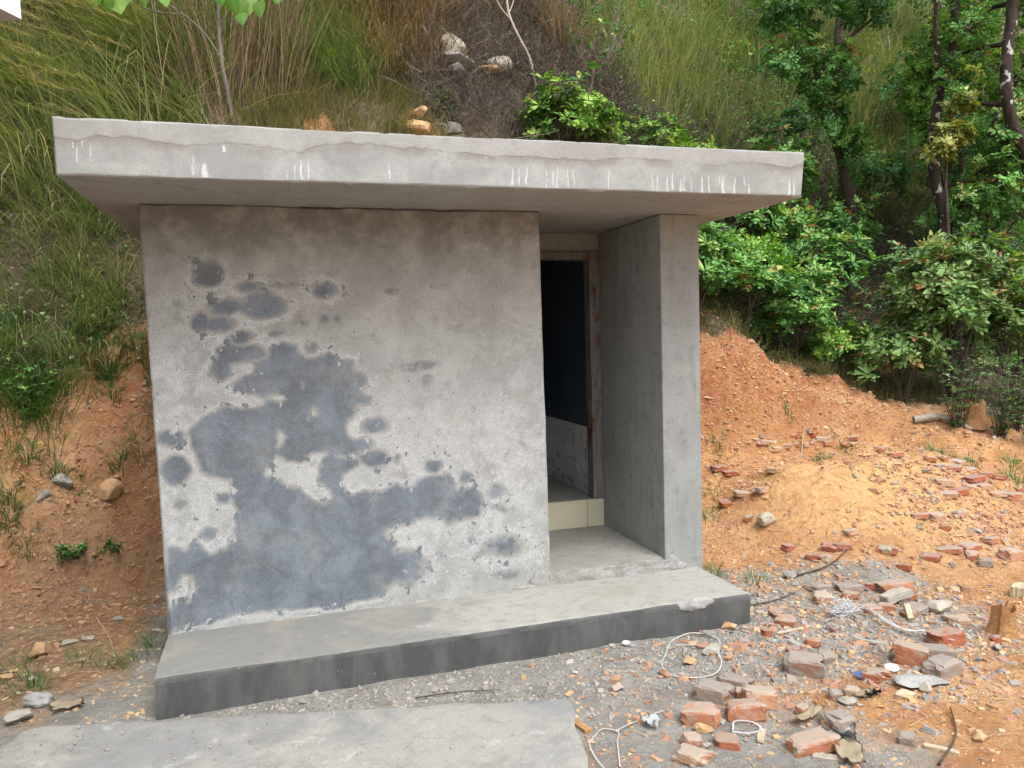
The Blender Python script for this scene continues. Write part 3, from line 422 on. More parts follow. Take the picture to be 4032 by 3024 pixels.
def faced_block(name, corner, nx, nz, depth, m, parent, attr_fn, rnd_edge=.012, m2=None, back_corner=None):
    P, U, V, Q = slab_face(nx, nz, corner); x, z = P[..., 0], P[..., 2]
    w = abs(corner[1][0]-corner[0][0]); h = abs(corner[2][2]-corner[0][2])
    e = np.minimum(np.minimum(U, 1-U)*w, np.minimum(V, 1-V)*h+(.0))
    rr = rnd_edge*(1+.5*vnoise(x*7, z*7, 5)); P[..., 1] += np.where(e < rr, (rr-e)**2/rr*.9, 0)+.0025*fbm(x*3, z*3, 8, 4)
    P[..., 2] += np.where((V < .02) | (V > .98), .004*fbm(x*3.3, V*9, 13, 4)-.004*sst(.35, .7, vnoise(x*11, V*5, 14)), 0)
    g = Geo(); g.add(P.reshape(-1, 3), q=Q); A = {k: v for k, v in attr_fn(x.ravel(), z.ravel()).items()}
    per = [(i, 0) for i in range(nx)]+[(nx-1, j) for j in range(1, nz)]+[(i, nz-1) for i in range(nx-2, -1, -1)]+[(0, j) for j in range(nz-2, 0, -1)]
    F = np.array([P[i, j] for i, j in per]); B = F.copy(); B[:, 1] = depth; n = len(per); idx = np.arange(n); nx2 = (idx+1) % n
    g.add(np.concatenate([F, B]), q=np.stack([idx, idx+n, nx2+n, nx2], -1))
    bc = [F[0], F[nx-1], F[nx-1+nz-1], F[nx-1+nz-1+nx-1]]; bc = np.array([(c[0], depth, c[2]) for c in bc]); g.add(bc, q=[(0, 3, 2, 1)])
    for k in A: A[k] = np.concatenate([A[k], np.zeros(2*n+4)]) if k != 'damp' and k != 'seam' else np.concatenate([A[k], np.full(2*n+4, -.5)])
    me = g.mesh(name, False, A)
    o = link(name, me, m, parent)
    if m2 is not None:
        me.materials.append(m2)
        nrm = np.zeros(len(me.polygons)*3); me.polygons.foreach_get('normal', nrm); mi = (nrm.reshape(-1, 3)[:, 2] < -.6).astype(np.int32); me.polygons.foreach_set('material_index', mi)
    return o
def wall_attr(x, z):
    xx = x+.022*fbm(x*8, z*8, 41, 4); zz = z+.022*fbm(x*8+5, z*8, 42, 4)
    d = np.full(x.shape, -.5)
    for p in DAMP_POLYS: d = np.maximum(d, poly_sd(xx, zz, p))
    for p in DRY_ISLANDS: d = np.minimum(d, -poly_sd(xx, zz, p))
    for e in DAMP_SPOTS: d = np.maximum(d, ell_sd(xx, zz, e))
    d = d*(1-.6*sst(.75, .25, z)*sst(.9, 1.4, x))
    fa = np.zeros(x.shape)
    for e in FAINT_SPOTS: fa = np.maximum(fa, sst(-.012, .012, ell_sd(xx, zz, e)))
    left = sst(.6, .1, x)*sst(1.95, 1.5, z)*sst(.3, .55, z)
    low = np.maximum(sst(1.2, 1.5, x)*sst(1.3, .8, z)*sst(.2, .45, z)*sst(2.42, 2.2, x), sst(1.0, 1.3, x)*sst(1.65, 1.15, z)*.75*sst(.5, .8, z))
    mid = .55*np.exp(-((x-1.4)/.13)**2-((z-1.62)/.12)**2)+.6*np.exp(-((x-2.2)/.16)**2-((z-1.3)/.35)**2)+.7*np.exp(-((x-.2)/.2)**2-((z-1.9)/.25)**2)
    foot = .9*np.exp(-((z-.03)/.03)**2)*sst(1.3, .2, x)*sst(-.1, .5, vnoise(x*4, x*0, 12))
    isl = np.zeros(x.shape)
    for p in DRY_ISLANDS[:2]: isl = np.maximum(isl, sst(-.01, .02, poly_sd(xx, zz, p)))
    d = d-.07*sst(.10, .0, z+.07*vnoise(x*5, z*5, 9))*sst(.9, 1.3, x)-.05*sst(.06, .0, z+.05*vnoise(x*7, z*7, 19))*sst(-.1, .5, vnoise(x*4, x*0, 12))
    return {'damp': d, 'faint': fa*.8, 'lime': np.clip(np.maximum.reduce([left*.95, low*.9, mid, foot, isl*.8]), 0, 1), 'brown': np.clip(sst(1.95, 2.45, z)*.95, 0, 1)}  # brown mask grows towards the roof: part stain, part painted overhang shade
faced_block('front_wall', [(.018, 0, -.02), (2.405, 0, -.02), (-.017, 0, 2.5), (2.384, 0, 2.5)], 250, 262, .15, M['wall'], hut, wall_attr)
def fascia_attr(x, z):
    dr = np.zeros(x.shape)
    for (cx, z0, z1, w) in DRIPS:
        t = (z-z0)/(z1-z0); wob = cx+.006*vnoise(z*22, cx*31, 3); ww = w*(.45+.5*np.clip(1-t, 0, 1))
        dr = np.maximum(dr, np.clip(1.25-np.abs(x-wob)/ww*.8, 0, 1)*sst(-.03, .05, t)*sst(1.08, .6, t))
    sx = [s[0] for s in SEAM]; sz = [s[1] for s in SEAM]; return {'drip': dr, 'seam': z-np.interp(x, sx, sz)-.008*fbm(x*14, x*0, 4, 3)}
SY = -.7585
faced_block('roof_slab', [(-.257, SY, 2.5), (3.843, SY, 2.5), (-.262, SY, 2.768), (3.866, SY, 2.768)], 620, 42, 2.72, M['fascia'], hut, fascia_attr, .009, M['soffit'])
box('side_wall', 3.265, 3.567, .0, 2.6, -.3, 2.498, M['plaster_plain'], hut, .008)
box('side_wall', -.01, .15, .152, 2.6, -.3, 2.498, M['plaster_plain'], hut)
box('back_wall', .152, 3.263, 2.45, 2.6, -.3, 2.498, M['plaster_plain'], hut)
box('recess_side_wall', 2.25, 2.398, .152, 1.058, -.3, 2.498, M['plaster_plain'], hut)
box('recess_lintel', 2.252, 3.263, 1.062, 1.2, 2.355, 2.498, M['plaster_plain'], hut)
box('recess_back_wall', .152, 2.448, 1.064, 1.198, -.3, 2.352, M['plaster_plain'], hut)
# plinth: one profile swept along x with a slightly wavy nosing
def plinth():
    prof = [(.01, 0, 0), (-.30, .001, 0), (-.605, -.001, 0), (-.630, -.004, 0), (-.639, -.012, 1), (-.643, -.03, 1), (-.645, -.12, 1), (-.646, -.32, 1)]
    xs = np.linspace(.0137, 3.52, 220); g = Geo(); V = []
    for x in xs:
        for y, z, k in prof: V.append((x, y+(.008*float(fbm(np.array(x*2.2), np.array(3.), 6, 3))+.006*float(fbm(np.array(x*17), np.array(z*30), 16, 3)) if y < -.4 else 0), z+.004*float(fbm(np.array(x*3), np.array(y*3), 7, 2)) if k == 0 else z+.004*float(vnoise(np.array(x*3), np.array(1.), 2))))
    V = np.array(V); n = len(prof); Q = np.array([(i*n+j, i*n+j+1, (i+1)*n+j+1, (i+1)*n+j) for i in range(len(xs)-1) for j in range(n-1)]); g.add(V, q=Q[:, ::-1])
    for i, fl in ((0, 1), (len(xs)-1, -1)):
        f = V[i*n:(i+1)*n]; c = np.concatenate([f, [[f[0][0], .01, -.32]]]); t = [(n, j, j+1) for j in range(n-1)]; g.add(c, t=[x[::fl] for x in t])
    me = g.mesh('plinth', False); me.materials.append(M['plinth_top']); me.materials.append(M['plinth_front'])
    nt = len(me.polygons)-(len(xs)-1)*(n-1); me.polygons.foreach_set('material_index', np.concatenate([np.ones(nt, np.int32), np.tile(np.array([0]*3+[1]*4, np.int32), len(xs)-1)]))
    return link('plinth', me, None, hut)
plinth()
def lump(name, c, r, m, parent, seed=0, flat=1., sub=3, amp=.35, fr=2.2):
    """uneven rounded lump of radius r (x, y, z) at c"""
    bm = bmesh.new(); bmesh.ops.create_icosphere(bm, subdivisions=sub, radius=1)
    for v in bm.verts:
        n = v.co.normalized(); k = 1+amp*float(fbm(np.array(n.x*fr+seed*3.1+n.z*1.7), np.array(n.y*fr-seed+n.z*.9), seed, 3)); v.co = Vector((c[0]+n.x*r[0]*k, c[1]+n.y*r[1]*k, c[2]+n.z*r[2]*k))
    return bm_obj(name, bm, m, parent, True)
# recess floor, rough front lip and mortar smears
box('recess_floor', 2.40, 3.263, .035, 1.058, -.3, .088, M['floor_screed'], hut)
bm = box_bm(2.385, 3.29, -.018, .034, -.02, .08); bmesh.ops.subdivide_edges(bm, edges=list(bm.edges), cuts=14, use_grid_fill=True)
for v in bm.verts: v.co += Vector((0, .010*float(fbm(np.array(v.co.x*9), np.array(v.co.z*20), 3, 3)), .014*float(fbm(np.array(v.co.x*8), np.array(v.co.y*9), 5, 3)) if v.co.z > .04 else 0))
bm_obj('threshold_lip', bm, M['mortar'], hut)
for s, (cx, cz, rx, rz) in enumerate([(2.33, .045, .075, .065), (2.38, .03, .05, .06), (3.315, .05, .06, .05), (3.38, .02, .05, .03), (2.22, .008, .09, .016)]): lump('mortar_patch', (cx, -.002, cz), (rx, .014, rz), M['mortar'], hut, 10+s)
lump('mortar_patch', (3.12, -.638, -.022), (.13, .018, .04), M['mortar'], hut, 31)
for s, x in enumerate(np.linspace(.3, 2.1, 7)): lump('mortar_patch', (x+.09*math.sin(s*2.3), .003, -.002), (.09, .010, .010+.006*math.sin(s*1.7)), M['mortar'], hut, 40+s)
# door frame, step and the tiled room behind
box('door_jamb', 3.17, 3.262, 1.035, 1.16, .322, 2.352, M['frame'], hut, .006)
box('door_jamb', 2.45, 2.53, 1.035, 1.16, .322, 2.352, M['frame'], hut, .006)
box('door_head', 2.532, 3.168, 1.037, 1.158, 2.288, 2.352, M['frame'], hut, .006)
box('step_tile', 2.402, 3.112, 1.044, 1.062, .09, .318, M['cream'], hut, .002)
box('step_tile', 3.116, 3.262, 1.044, 1.062, .09, .316, M['cream'], hut, .002)
box('inner_floor', .152, 3.263, 1.066, 2.448, -.3, .318, M['floor_screed'], hut)
box('inner_floor', .152, 2.248, .154, 1.06, -.3, .318, M['floor_screed'], hut)
box('inner_wall', 3.212, 3.263, 1.202, 2.448, .32, 2.497, M['blue_paint'], hut)
box('inner_wall', .154, 3.21, 2.4, 2.448, .32, 2.497, M['blue_paint'], hut)
zr = [.320, .40, .566, .731, .9]
for a, b in zip(zr[:-1], zr[1:]):
    for y0, y1 in ((1.202, 1.7985), (1.80, 2.39)): box('wall_tile', 3.198, 3.2125, y0, y1, a, b-.0016, M['marble'], hut, .002)
    for x0 in (2.6, 2.9): box('wall_tile', x0, x0+.296, 2.386, 2.401, a, b-.0016, M['marble'], hut, .002)
# ---------------------------------------------------------------- loose concrete apron in front
def apron():
    C = np.array([2.04, -1.25]); e1 = np.array([-.968, .25]); e2 = np.array([-.25, -.968]); nu, nv = 140, 120; L1, L2 = 2.73, 2.6
    U, V = np.meshgrid(np.linspace(0, 1, nu), np.linspace(0, 1, nv), indexing='ij')
    S = U*L1; T = V*L2; ex = np.minimum(U, 1-U)*L1; ey = V*L2
    S = S+sst(.08, 0, ex)*.022*fbm(T*6, S*0, 3, 3); T = T+sst(.08, 0, ey)*.03*fbm(S*5, T*0, 5, 3)
    S = S-np.clip(.06-ey, 0, .06)*sst(2.2, 2.73, S)*2.0
    P = C+S[..., None]*e1+T[..., None]*e2; z = -.155+.004*fbm(S*5, T*5, 9, 4)-sst(.03, 0, np.minimum(ex, ey))*.016-.01*S/2.7
    G = np.concatenate([P, z[..., None]], -1); g = Geo(); I, J = np.meshgrid(np.arange(nu-1), np.arange(nv-1), indexing='ij')
    g.add(G, q=np.stack([I*nv+J, I*nv+J+1, (I+1)*nv+J+1, (I+1)*nv+J], -1))
    for row in (G[:, 0], G[0], G[-1], G[:, -1]):
        d = row.copy(); d[:, 2] = -.32; n = len(row); i = np.arange(n-1); g.add(np.concatenate([row, d]), q=np.stack([i, i+1, i+1+n, i+n], -1))
    o = g.build('concrete_apron', M['slab_concrete'], smooth=True); tag(o, 'low weathered concrete slab lying on the ground in front of the plinth', 'slab')
    return lambda s, t: (*(C+s*e1+t*e2), -.155)
apron_pt = apron()
# ---------------------------------------------------------------- corner of the neighbouring white house
hd = np.array([.446, .895]); he = np.array([-.895, .446]); hp = np.array([-.30, -1.0])
house = empty('white_house', (-2.6, -3.0, -.25), 'corner of a white painted house roof slab with brown underside', 'house')
def hbox(name, a0, a1, b0, b1, z0, z1, m, m2=None):
    bm = box_bm(0, 1, 0, 1, 0, 1)
    for v in bm.verts:
        p = hp-hd*(a0+v.co.x*(a1-a0))+he*(b0+v.co.y*(b1-b0)); v.co = Vector((p[0], p[1], z0+v.co.z*(z1-z0)))
    bmesh.ops.recalc_face_normals(bm, faces=list(bm.faces)); o = bm_obj(name, bm, m, house)
    if m2 is not None:
        o.data.materials.append(m2)
        for f in o.data.polygons:
            if f.normal.z < -.5: f.material_index = 1
    return o
hbox('roof_slab', 0, 6, 0, 4.5, 3.11, 3.36, M['white_paint'], M['eave_soffit']); hbox('wall', .6, 5.6, .6, 4.2, -.4, 3.108, M['white_paint'])
# ---------------------------------------------------------------- bricks, one object each
def brick_mesh(seed):
    r = np.random.default_rng(seed); bm = bmesh.new(); bmesh.ops.create_cube(bm, size=1); bmesh.ops.subdivide_edges(bm, edges=list(bm.edges), cuts=5, use_grid_fill=True)
    cut = r.uniform(.1, .3); sl = r.uniform(-.25, .25); cut2 = r.uniform(.38, .5)
    for v in bm.verts:
        c = v.co.copy(); n = float(fbm(np.array(c.x*3+seed), np.array(c.y*3+c.z*2.3), seed, 3)); n2 = float(fbm(np.array(c.z*4-seed), np.array(c.x*3.2+c.y*2), seed+5, 3))
        if c.x > cut: v.co.x = cut+(c.x-cut)*.35+.16*n+sl*c.y
        if c.x < -cut2: v.co.x += .06+.08*n2
        k = sum(1 for t in (c.x, c.y, c.z) if abs(abs(t)-.5) < 1e-4)
        if k >= 2: v.co *= 1-.05*k*(1+1.6*n2)
        v.co += Vector((n2, n, n2-n))*.05
    mx = max(v.co.x for v in bm.verts); mn = min(v.co.x for v in bm.verts)
    for v in bm.verts: v.co.x = (v.co.x-(mx+mn)/2)/(mx-mn)
    me = bpy.data.meshes.new('brick'); bm.to_mesh(me); bm.free(); return me
BM = {}
KINDS = ['brick_orange', 'brick_red', 'brick_grey', 'brick_tan']
for kind in KINDS:
    for s in range(5):
        me = brick_mesh(s+11*KINDS.index(kind)); me.materials.append(M[kind]); BM[kind, s] = me
GL = {0: ('broken bricks strewn beside the plinth', ['bright orange broken brick lying in the grey rubble beside the plinth', 'crumbling red brick fragment lying in the grey rubble beside the plinth', 'brick half coated in grey mortar dust in the rubble beside the plinth', 'pale tan broken brick lying in the rubble beside the plinth']),
      1: ('bricks round the earth mound', ['orange brick lying at the edge of the bare earth mound', 'dark red brick fragment lying at the edge of the bare earth mound', 'grey dusted brick at the edge of the bare earth mound', 'tan whole brick laid at the edge of the bare earth mound'])}
def put_brick(x, y, s, h, k, z, rz, i, extra=0.):
    kind = KINDS[k]; W_ = min(.115, s*.8); H_ = float(np.clip(h-.42*W_, .05, .12))
    o = bpy.data.objects.new('brick', BM[kind, i % 5]); col.objects.link(o)
    o.scale = (s, W_, H_); tl = random.uniform(-.12, .12); o.rotation_euler = (random.uniform(-.15, .15), tl, rz)
    o.location = (x, y+.3*W_, gz(x, y)+H_*.34+extra); grp, labs = GL[z]; tag(o, labs[k], 'brick', grp); return o
BL = ['squared orange half brick between the small grey strap loop and the slab corner', 'brick half with grey mortar on top behind the squared orange half brick', 'pinkish brick half dusted with grey touching the mortar topped half', 'orange half brick with pitted top on the far side of the strap loop', 'tan brick half with flaking top leaning on the pitted orange half', 'large brick half with a mortar cake standing alone in mid rubble', 'small squarish grey brick piece beside the mortar caked half', 'tall upright orange brick piece in the cluster of three big bricks', 'grey orange brick lying behind the tall upright brick piece', 'rounded brick with grey cap in front of the tall upright brick piece', 'deep red broken brick closest to the weathered stump', 'orange brick wedge beside the small blue disc', 'long orange brick on top of the rubble heap behind the timber offcut', 'tan grey brick next to the long orange one on the heap', 'grey stained brick at the back of the rubble heap', 'pinkish pointed brick piece in the heap beside the wire tangle', 'red brick fragment standing near the plinth corner', 'orange brick lump beside the red fragment near the plinth corner', 'orange brick piece tucked under the timber offcut', 'flat orange brick piece between the timber offcut and the wire tangle', 'brown grey brick beside the pale angular stone', 'worn tan brick between the pale angular stone and the stump', 'tall grey brown brick half behind the packing paper', 'long thick orange brick beside the packing paper', 'small orange brick corner in front of the squared orange half', 'crumbling bright red brick piece in front of the strap loop', 'large tan brick lump at the bottom by the split wood splinter', 'small brown brick piece alone on bare dirt', 'pointed pinkish brick piece beside the black plastic scrap']
for i, (x, y, s, h, k, z) in enumerate(BRICKS):
    o = put_brick(x, y, s*1.04, h, k, z, -.3+random.uniform(-.7, .7), i)
    if i < len(BL): o['label'] = BL[i]; o['group'] = GL[0][0]
    if z == 1:
        j = i-[b[5] for b in BRICKS].index(1); c = ('orange', 'dark red', 'grey', 'tan')[k]
        where, grp = (('in the row behind the earth mound', 'brick row behind the mound') if j < 15 else ('in the loose pile on the far slope of the mound', 'brick pile beyond the mound') if j < 31 else ('on the ground between the hut and the mound', 'bricks between hut and mound'))
        o['label'] = c+' brick lying '+where; o['group'] = grp
# ---------------------------------------------------------------- stones, chips, litter
def stone(name, x, y, r, m, label, cat, group=None, seed=0, z=None, sink=.35, amp=.5, cut=True):
    bm = bmesh.new(); bmesh.ops.create_icosphere(bm, subdivisions=3, radius=1); rr = np.random.default_rng(seed+100)
    planes = [unit(rr.normal(0, 1, 3)) for _ in range(9)]; offs = rr.uniform(.42, .8, 9)
    zz = (gz(x, y) if z is None else z)+r[2]*(1-sink)
    for v in bm.verts:
        c = np.array(v.co)
        if cut:
            for p, f in zip(planes, offs):
                d = c@p
                if d > f: c = c-p*(d-f)
        c = c*(1+amp*.25*float(fbm(np.array(c[0]*3+seed), np.array(c[1]*3+c[2]*2), seed, 3))); v.co = Vector((c[0]*r[0], c[1]*r[1], c[2]*r[2]))
    o = bm_obj(name, bm, m); o.location = (x, y, zz); o.rotation_euler = (0, 0, rr.uniform(-1, 1)); return tag(o, label, cat, group)
stone('boulder', 2.98, 4.72, (.24, .18, .18), M['stone_pale'], 'pale cream domed boulder on top of the stone heap above the roof', 'boulder', seed=1, z=5.22, sink=.9, amp=.3)
stone('boulder', 3.05, 4.66, (.28, .18, .13), M['stone_grey'], 'blue grey flat boulder under the cream one on the stone heap', 'boulder', seed=2, z=5.07, sink=.9)
stone('boulder', 3.02, 4.58, (.19, .15, .14), M['stone_grey'], 'small grey boulder at the foot of the stone heap above the roof', 'boulder', seed=3, z=4.88, sink=.9)
stone('boulder', 3.62, 4.75, (.19, .14, .13), M['stone_pale'], 'pale boulder half buried in brush beside the dead branch', 'boulder', seed=4, z=5.06, sink=.9)
stone('boulder', 3.4, 4.66, (.17, .12, .08), M['stone_ochre'], 'ochre angular stone in the brush on the stone heap', 'boulder', seed=5, z=4.95, sink=.9)
stone('boulder', 4.4, 4.95, (.13, .1, .11), M['stone_pale'], 'pale stone in the brush beside the bare sapling', 'boulder', seed=6, z=4.98, sink=.8)
stone('boulder', 5.75, 6.32, (.16, .14, .15), M['stone_ochre'], 'orange boulder poking out of dry brush right of the bare sapling', 'boulder', seed=7, sink=.5)
stone('boulder', 2.36, 3.8, (.12, .11, .09), M['stone_ochre'], 'round orange clay boulder in the cut bank just above the roof', 'boulder', seed=8, z=4.13, sink=.7, amp=.9)
stone('boulder', 2.3, 3.74, (.2, .14, .15), M['stone_ochre'], 'crumbly orange clay lump below the round boulder above the roof', 'boulder', seed=9, z=3.95, sink=.9, amp=1.8)
stone('boulder', 2.72, 3.8, (.16, .1, .1), M['stone_grey'], 'dark grey block half hidden by the roof edge', 'boulder', seed=10, z=3.98, sink=.7)
for s, (x, y, a, lab) in enumerate([(-.92, 1.88, .09, 'pale grey flat stone set in the orange bank'), (-1.02, 1.81, .08, 'grey stone below the pale one in the orange bank'), (-.57, 1.78, .13, 'wide brownish rock bulging from the orange bank')]): stone('stone', x, y, (a, a*.7, a*.8), M['stone_grey' if s < 2 else 'stone_ochre'], lab, 'stone', seed=20+s, sink=.95)
stone('stone', -.78, .5, (.09, .06, .06), M['stone_ochre'], 'brown pointed rock lying alone on the dirt left of the hut', 'stone', seed=24)
stone('stone', 4.62, .72, (.12, .08, .06), M['stone_pale'], 'large pale yellow stone among bricks at the mound', 'stone', seed=25)
stone('stone', 4.74, -.95, (.095, .07, .055), M['stone_pale'], 'pale angular stone among the bricks of the rubble heap', 'stone', seed=26)
stone('stone', 3.05, -.95, (.11, .06, .025), M['stone_grey'], 'flat grey stone beside the looped white strap', 'stone', seed=27)
stone('concrete_chunk', 3.82, -1.73, (.15, .1, .025), M['mortar'], 'flat rough slab of grey cement lying among bricks', 'concrete chunk', seed=28)
stone('concrete_chunk', -.66, -.40, (.075, .06, .05), M['stone_grey'], 'grey cement lump at the far left corner of the concrete slab', 'concrete chunk', seed=29)
for s in range(26):
    x = random.uniform(2.4, 5.2); y = random.uniform(-2.3, .6); a = random.uniform(.03, .055)
    stone('stone', x, y, (a*1.3, a, a*.7), M[('stone_grey', 'stone_pale', 'stone_ochre')[s % 3]], ('small loose grey stone among the broken bricks', 'small loose cream stone among the broken bricks', 'small loose ochre stone among the broken bricks')[s % 3], 'stone', ('small grey stones in the rubble', 'small cream stones in the rubble', 'small ochre stones in the rubble')[s % 3], seed=60+s)
for s in range(16):
    x = random.uniform(-1.4, -.1); y = random.uniform(-.3, 1.4); a = random.uniform(.022, .042)
    stone('stone', x, y, (a*1.4, a, a*.6), M[random.choice(['stone_ochre', 'stone_pale'])], 'small pale stone lying on the dirt left of the hut', 'stone', 'small stones left of the hut', seed=90+s)
# gravel and chips: uncountable
CH = np.array([(-1, -1, -1), (1, -1, -1), (1, 1, -1), (-1, 1, -1), (-1, -1, 1), (1, -1, 1), (1, 1, 1), (-1, 1, 1)])*.5
CQ = np.array([(0, 3, 2, 1), (4, 5, 6, 7), (0, 1, 5, 4), (1, 2, 6, 5), (2, 3, 7, 6), (3, 0, 4, 7)])
def chips(name, label, x, y, size, a, flat=.5, m='chips', z=None):
    n = len(x); z = (ground(x, y) if z is None else z); az = rng.uniform(0, 6.28, n); tx = rng.normal(0, .35, n)
    S = np.stack([size*rng.uniform(.8, 1.8, n), size*rng.uniform(.6, 1.1, n), size*flat*rng.uniform(.5, 1.3, n)], 1)
    V = CH[None]*S[:, None]*(1+rng.normal(0, .22, (n, 8, 3))); V[:, 4:, :2] *= rng.uniform(.5, 1., (n, 1, 1))
    ct, st = np.cos(tx)[:, None], np.sin(tx)[:, None]; yv_, zv = V[..., 1]*ct-V[..., 2]*st, V[..., 1]*st+V[..., 2]*ct; c, s = np.cos(az)[:, None], np.sin(az)[:, None]
    V = np.stack([V[..., 0]*c-yv_*s+x[:, None], V[..., 0]*s+yv_*c+y[:, None], zv+(z+S[:, 2]*.22)[:, None]], -1)
    g = Geo(); g.add(V.reshape(-1, 3), q=(CQ[None]+(np.arange(n)*8)[:, None, None]).reshape(-1, 4), a=np.repeat(a, 8))
    return tag(g.build(name, M[m], smooth=False), label, 'gravel', kind='stuff')
def scatter(n, x0, x1, y0, y1, dens=None):
    X_, Y_ = [], []; t = 0
    while t < n:
        x = rng.uniform(x0, x1, n); y = rng.uniform(y0, y1, n)
        k = np.ones(n, bool)
        k &= ~((x > -.02) & (x < 3.55) & (y > -.66) & (y < 2.3))
        if dens is not None: k &= rng.uniform(0, 1, n) < dens(x, y)
        X_.append(x[k]); Y_.append(y[k]); t += int(k.sum())
    return np.concatenate(X_)[:n], np.concatenate(Y_)[:n]
def off_apron(x, y):
    d = np.stack([x-2.04, y+1.25], -1); s = d@np.array([-.968, .25]); t = d@np.array([-.25, -.968]); return ~((s > -.01) & (s < 2.75) & (t > -.01) & (t < 2.6))
def on_mound(x, y): return 1-.85*sst(1.0, .6, np.hypot((x-5.75)/1.25, (y-.75)/.75)*.9)
def yard_d(x, y): return off_apron(x, y)*on_mound(x, y)*np.clip(.25+.75*sst(-.25, .35, fbm(x*1.6, y*1.6, 51, 3))+1.2*np.exp(-((x-4)**2+(y+.9)**2)/1.2), 0, 1)
x, y = scatter(13000, 1.9, 8.6, -3, 3.0, yard_d); dg = np.clip(1.2-np.hypot((x-3.2)*.6, y+1.1), 0, 1)
a = np.where(rng.uniform(0, 1, len(x)) < dg*.65, rng.uniform(0, .38, len(x)), rng.uniform(.38, .9, len(x))**1.2)
chips('yard_gravel', 'orange, cream and grey chips strewn over the yard right of the hut', x, y, np.clip(rng.lognormal(-4.6, .5, len(x)), .004, .04), a, .4)
x, y = scatter(2600, 3.0, 5.4, -2.2, .3, lambda x, y: off_apron(x, y)*np.exp(-((x-4.1)**2/.9+(y+1.0)**2/.5)))
chips('rubble_chips', 'brick and stone fragments heaped between the broken bricks', x, y, np.clip(rng.lognormal(-4.2, .5, len(x)), .006, .05), rng.uniform(0, .92, len(x))**1.1, .5)
x, y = scatter(1100, 5.6, 8.2, -.9, 1.7, lambda x, y: np.exp(-((x-6.3+(y-.6)*.3)**2/.35+(y-.35)**2/.5))); chips('brick_crumbs', 'orange brick crumbs between the bricks right of the mound', x, y, np.clip(rng.lognormal(-3.8, .4, len(x)), .012, .06), rng.uniform(.42, .75, len(x)), .6)
x, y = scatter(3000, -2.2, .0, -1.0, 2.4); chips('dirt_chips', 'pale stone chips strewn on the dirt left of the hut', x, y, np.clip(rng.lognormal(-4.5, .45, len(x)), .005, .035), np.where(rng.uniform(0, 1, len(x)) < .2, rng.uniform(0, .3, len(x)), rng.uniform(.5, 1, len(x))))
x, y = scatter(2200, -.2, 3.9, -1.25, -.64, lambda x, y: off_apron(x, y)*1.); chips('cement_crumbs', 'grey cement crumbs along the foot of the plinth', x, y, np.clip(rng.lognormal(-4.7, .5, len(x)), .004, .03), rng.uniform(0, .33, len(x)), .7)
s_, t_ = rng.uniform(.02, 2.7, 900), rng.uniform(.03, 1.6, 900); pp = np.array([2.04, -1.25])+s_[:, None]*np.array([-.968, .25])+t_[:, None]*np.array([-.25, -.968])
chips('apron_grit', 'grey grit scattered on the concrete slab', pp[:, 0], pp[:, 1], np.clip(rng.lognormal(-5.4, .5, 900), .002, .012), rng.uniform(.12, .4, 900), .7, z=np.full(900, -.157))
x, y = scatter(2600, 4.2, 8.6, 1.2, 3.4, lambda x, y: (veg(x, y) < .1)*.9+.1); chips('bank_chips', 'cream and ochre chips lying on the cut bank right of the hut', x, y, np.clip(rng.lognormal(-4.2, .45, len(x)), .008, .05), rng.uniform(.5, 1, len(x)))
x, y = scatter(4200, -2.0, -.02, .9, 2.9, lambda x, y: (veg(x, y) < .3)*.8+.2); chips('bank_clods', 'crumbled orange earth clods on the bank left of the hut', x, y, np.clip(rng.lognormal(-4.55, .55, len(x)), .006, .06), rng.uniform(.46, .72, len(x)), .6, m='clods')
x, y = scatter(6500, 3.7, 8.0, -.2, 3.0, lambda x, y: on_mound(x, y)*(.25+.75*np.exp(-((y-2.3)**2/.25+(x-5.0)**2/1.2)))); chips('mound_clods', 'crumbled orange earth clods on the mound and cut bank', x, y, np.clip(rng.lognormal(-4.6, .55, len(x)), .006, .06), rng.uniform(.46, .8, len(x)), .55, m='clods')
def frag_d(x, y): return off_apron(x, y)*np.clip(np.exp(-((x-3.6)**2/1.6+(y+1.1)**2/.6))+.8*np.exp(-((x-6.3)**2/.5+(y-.5)**2/.5))+.5*np.exp(-((x-4.7)**2/.5+(y-.15)**2/.1))+.3*np.exp(-((x-5.8)**2/.8+(y-1.9)**2/.06)), 0, 1)
x, y = scatter(1000, 2.1, 7.8, -2.6, 2.3, frag_d); chips('brick_fragments', 'dusty broken brick fragments lying between the whole bricks', x, y, np.clip(rng.lognormal(-3.75, .45, len(x)), .014, .07), np.where(rng.uniform(0, 1, len(x)) < .35, rng.uniform(.02, .33, len(x)), rng.uniform(.40, .62, len(x))), .5)
# straw and twigs lying about
def litter(name, label, x, y, Lm, r, a, m='straw'):
    n = len(x); az = rng.uniform(0, 6.28, n); L_ = rng.uniform(.4, 1.3, n)*Lm; P0 = np.stack([x, y, ground(x, y)+.008], 1); x1, y1 = x+np.cos(az)*L_, y+np.sin(az)*L_
    P1 = np.stack([x1, y1, ground(x1, y1)+.012], 1); g = Geo(); twigs(g, P0, P1, r, a, .06); return tag(g.build(name, M[m]), label, 'straw', kind='stuff')
x, y = scatter(1300, -2, -.15, -.3, 2.6, lambda x, y: .25+np.exp(-((x+.6)**2+(y-.8)**2)/.4)); litter('dry_straw', 'dry straw lying on the dirt left of the hut', x, y, .14, .0018, rng.uniform(.2, 1, len(x)))
x, y = scatter(1500, 2.2, 7.5, -2.6, 2.4, lambda x, y: off_apron(x, y)*(.3+np.exp(-((x-5.0)**2/.6+(y-.1)**2/.2)))); litter('yard_straw', 'dry stalks and splinters strewn over the yard', x, y, .10, .0022, rng.uniform(.1, 1, len(x)))
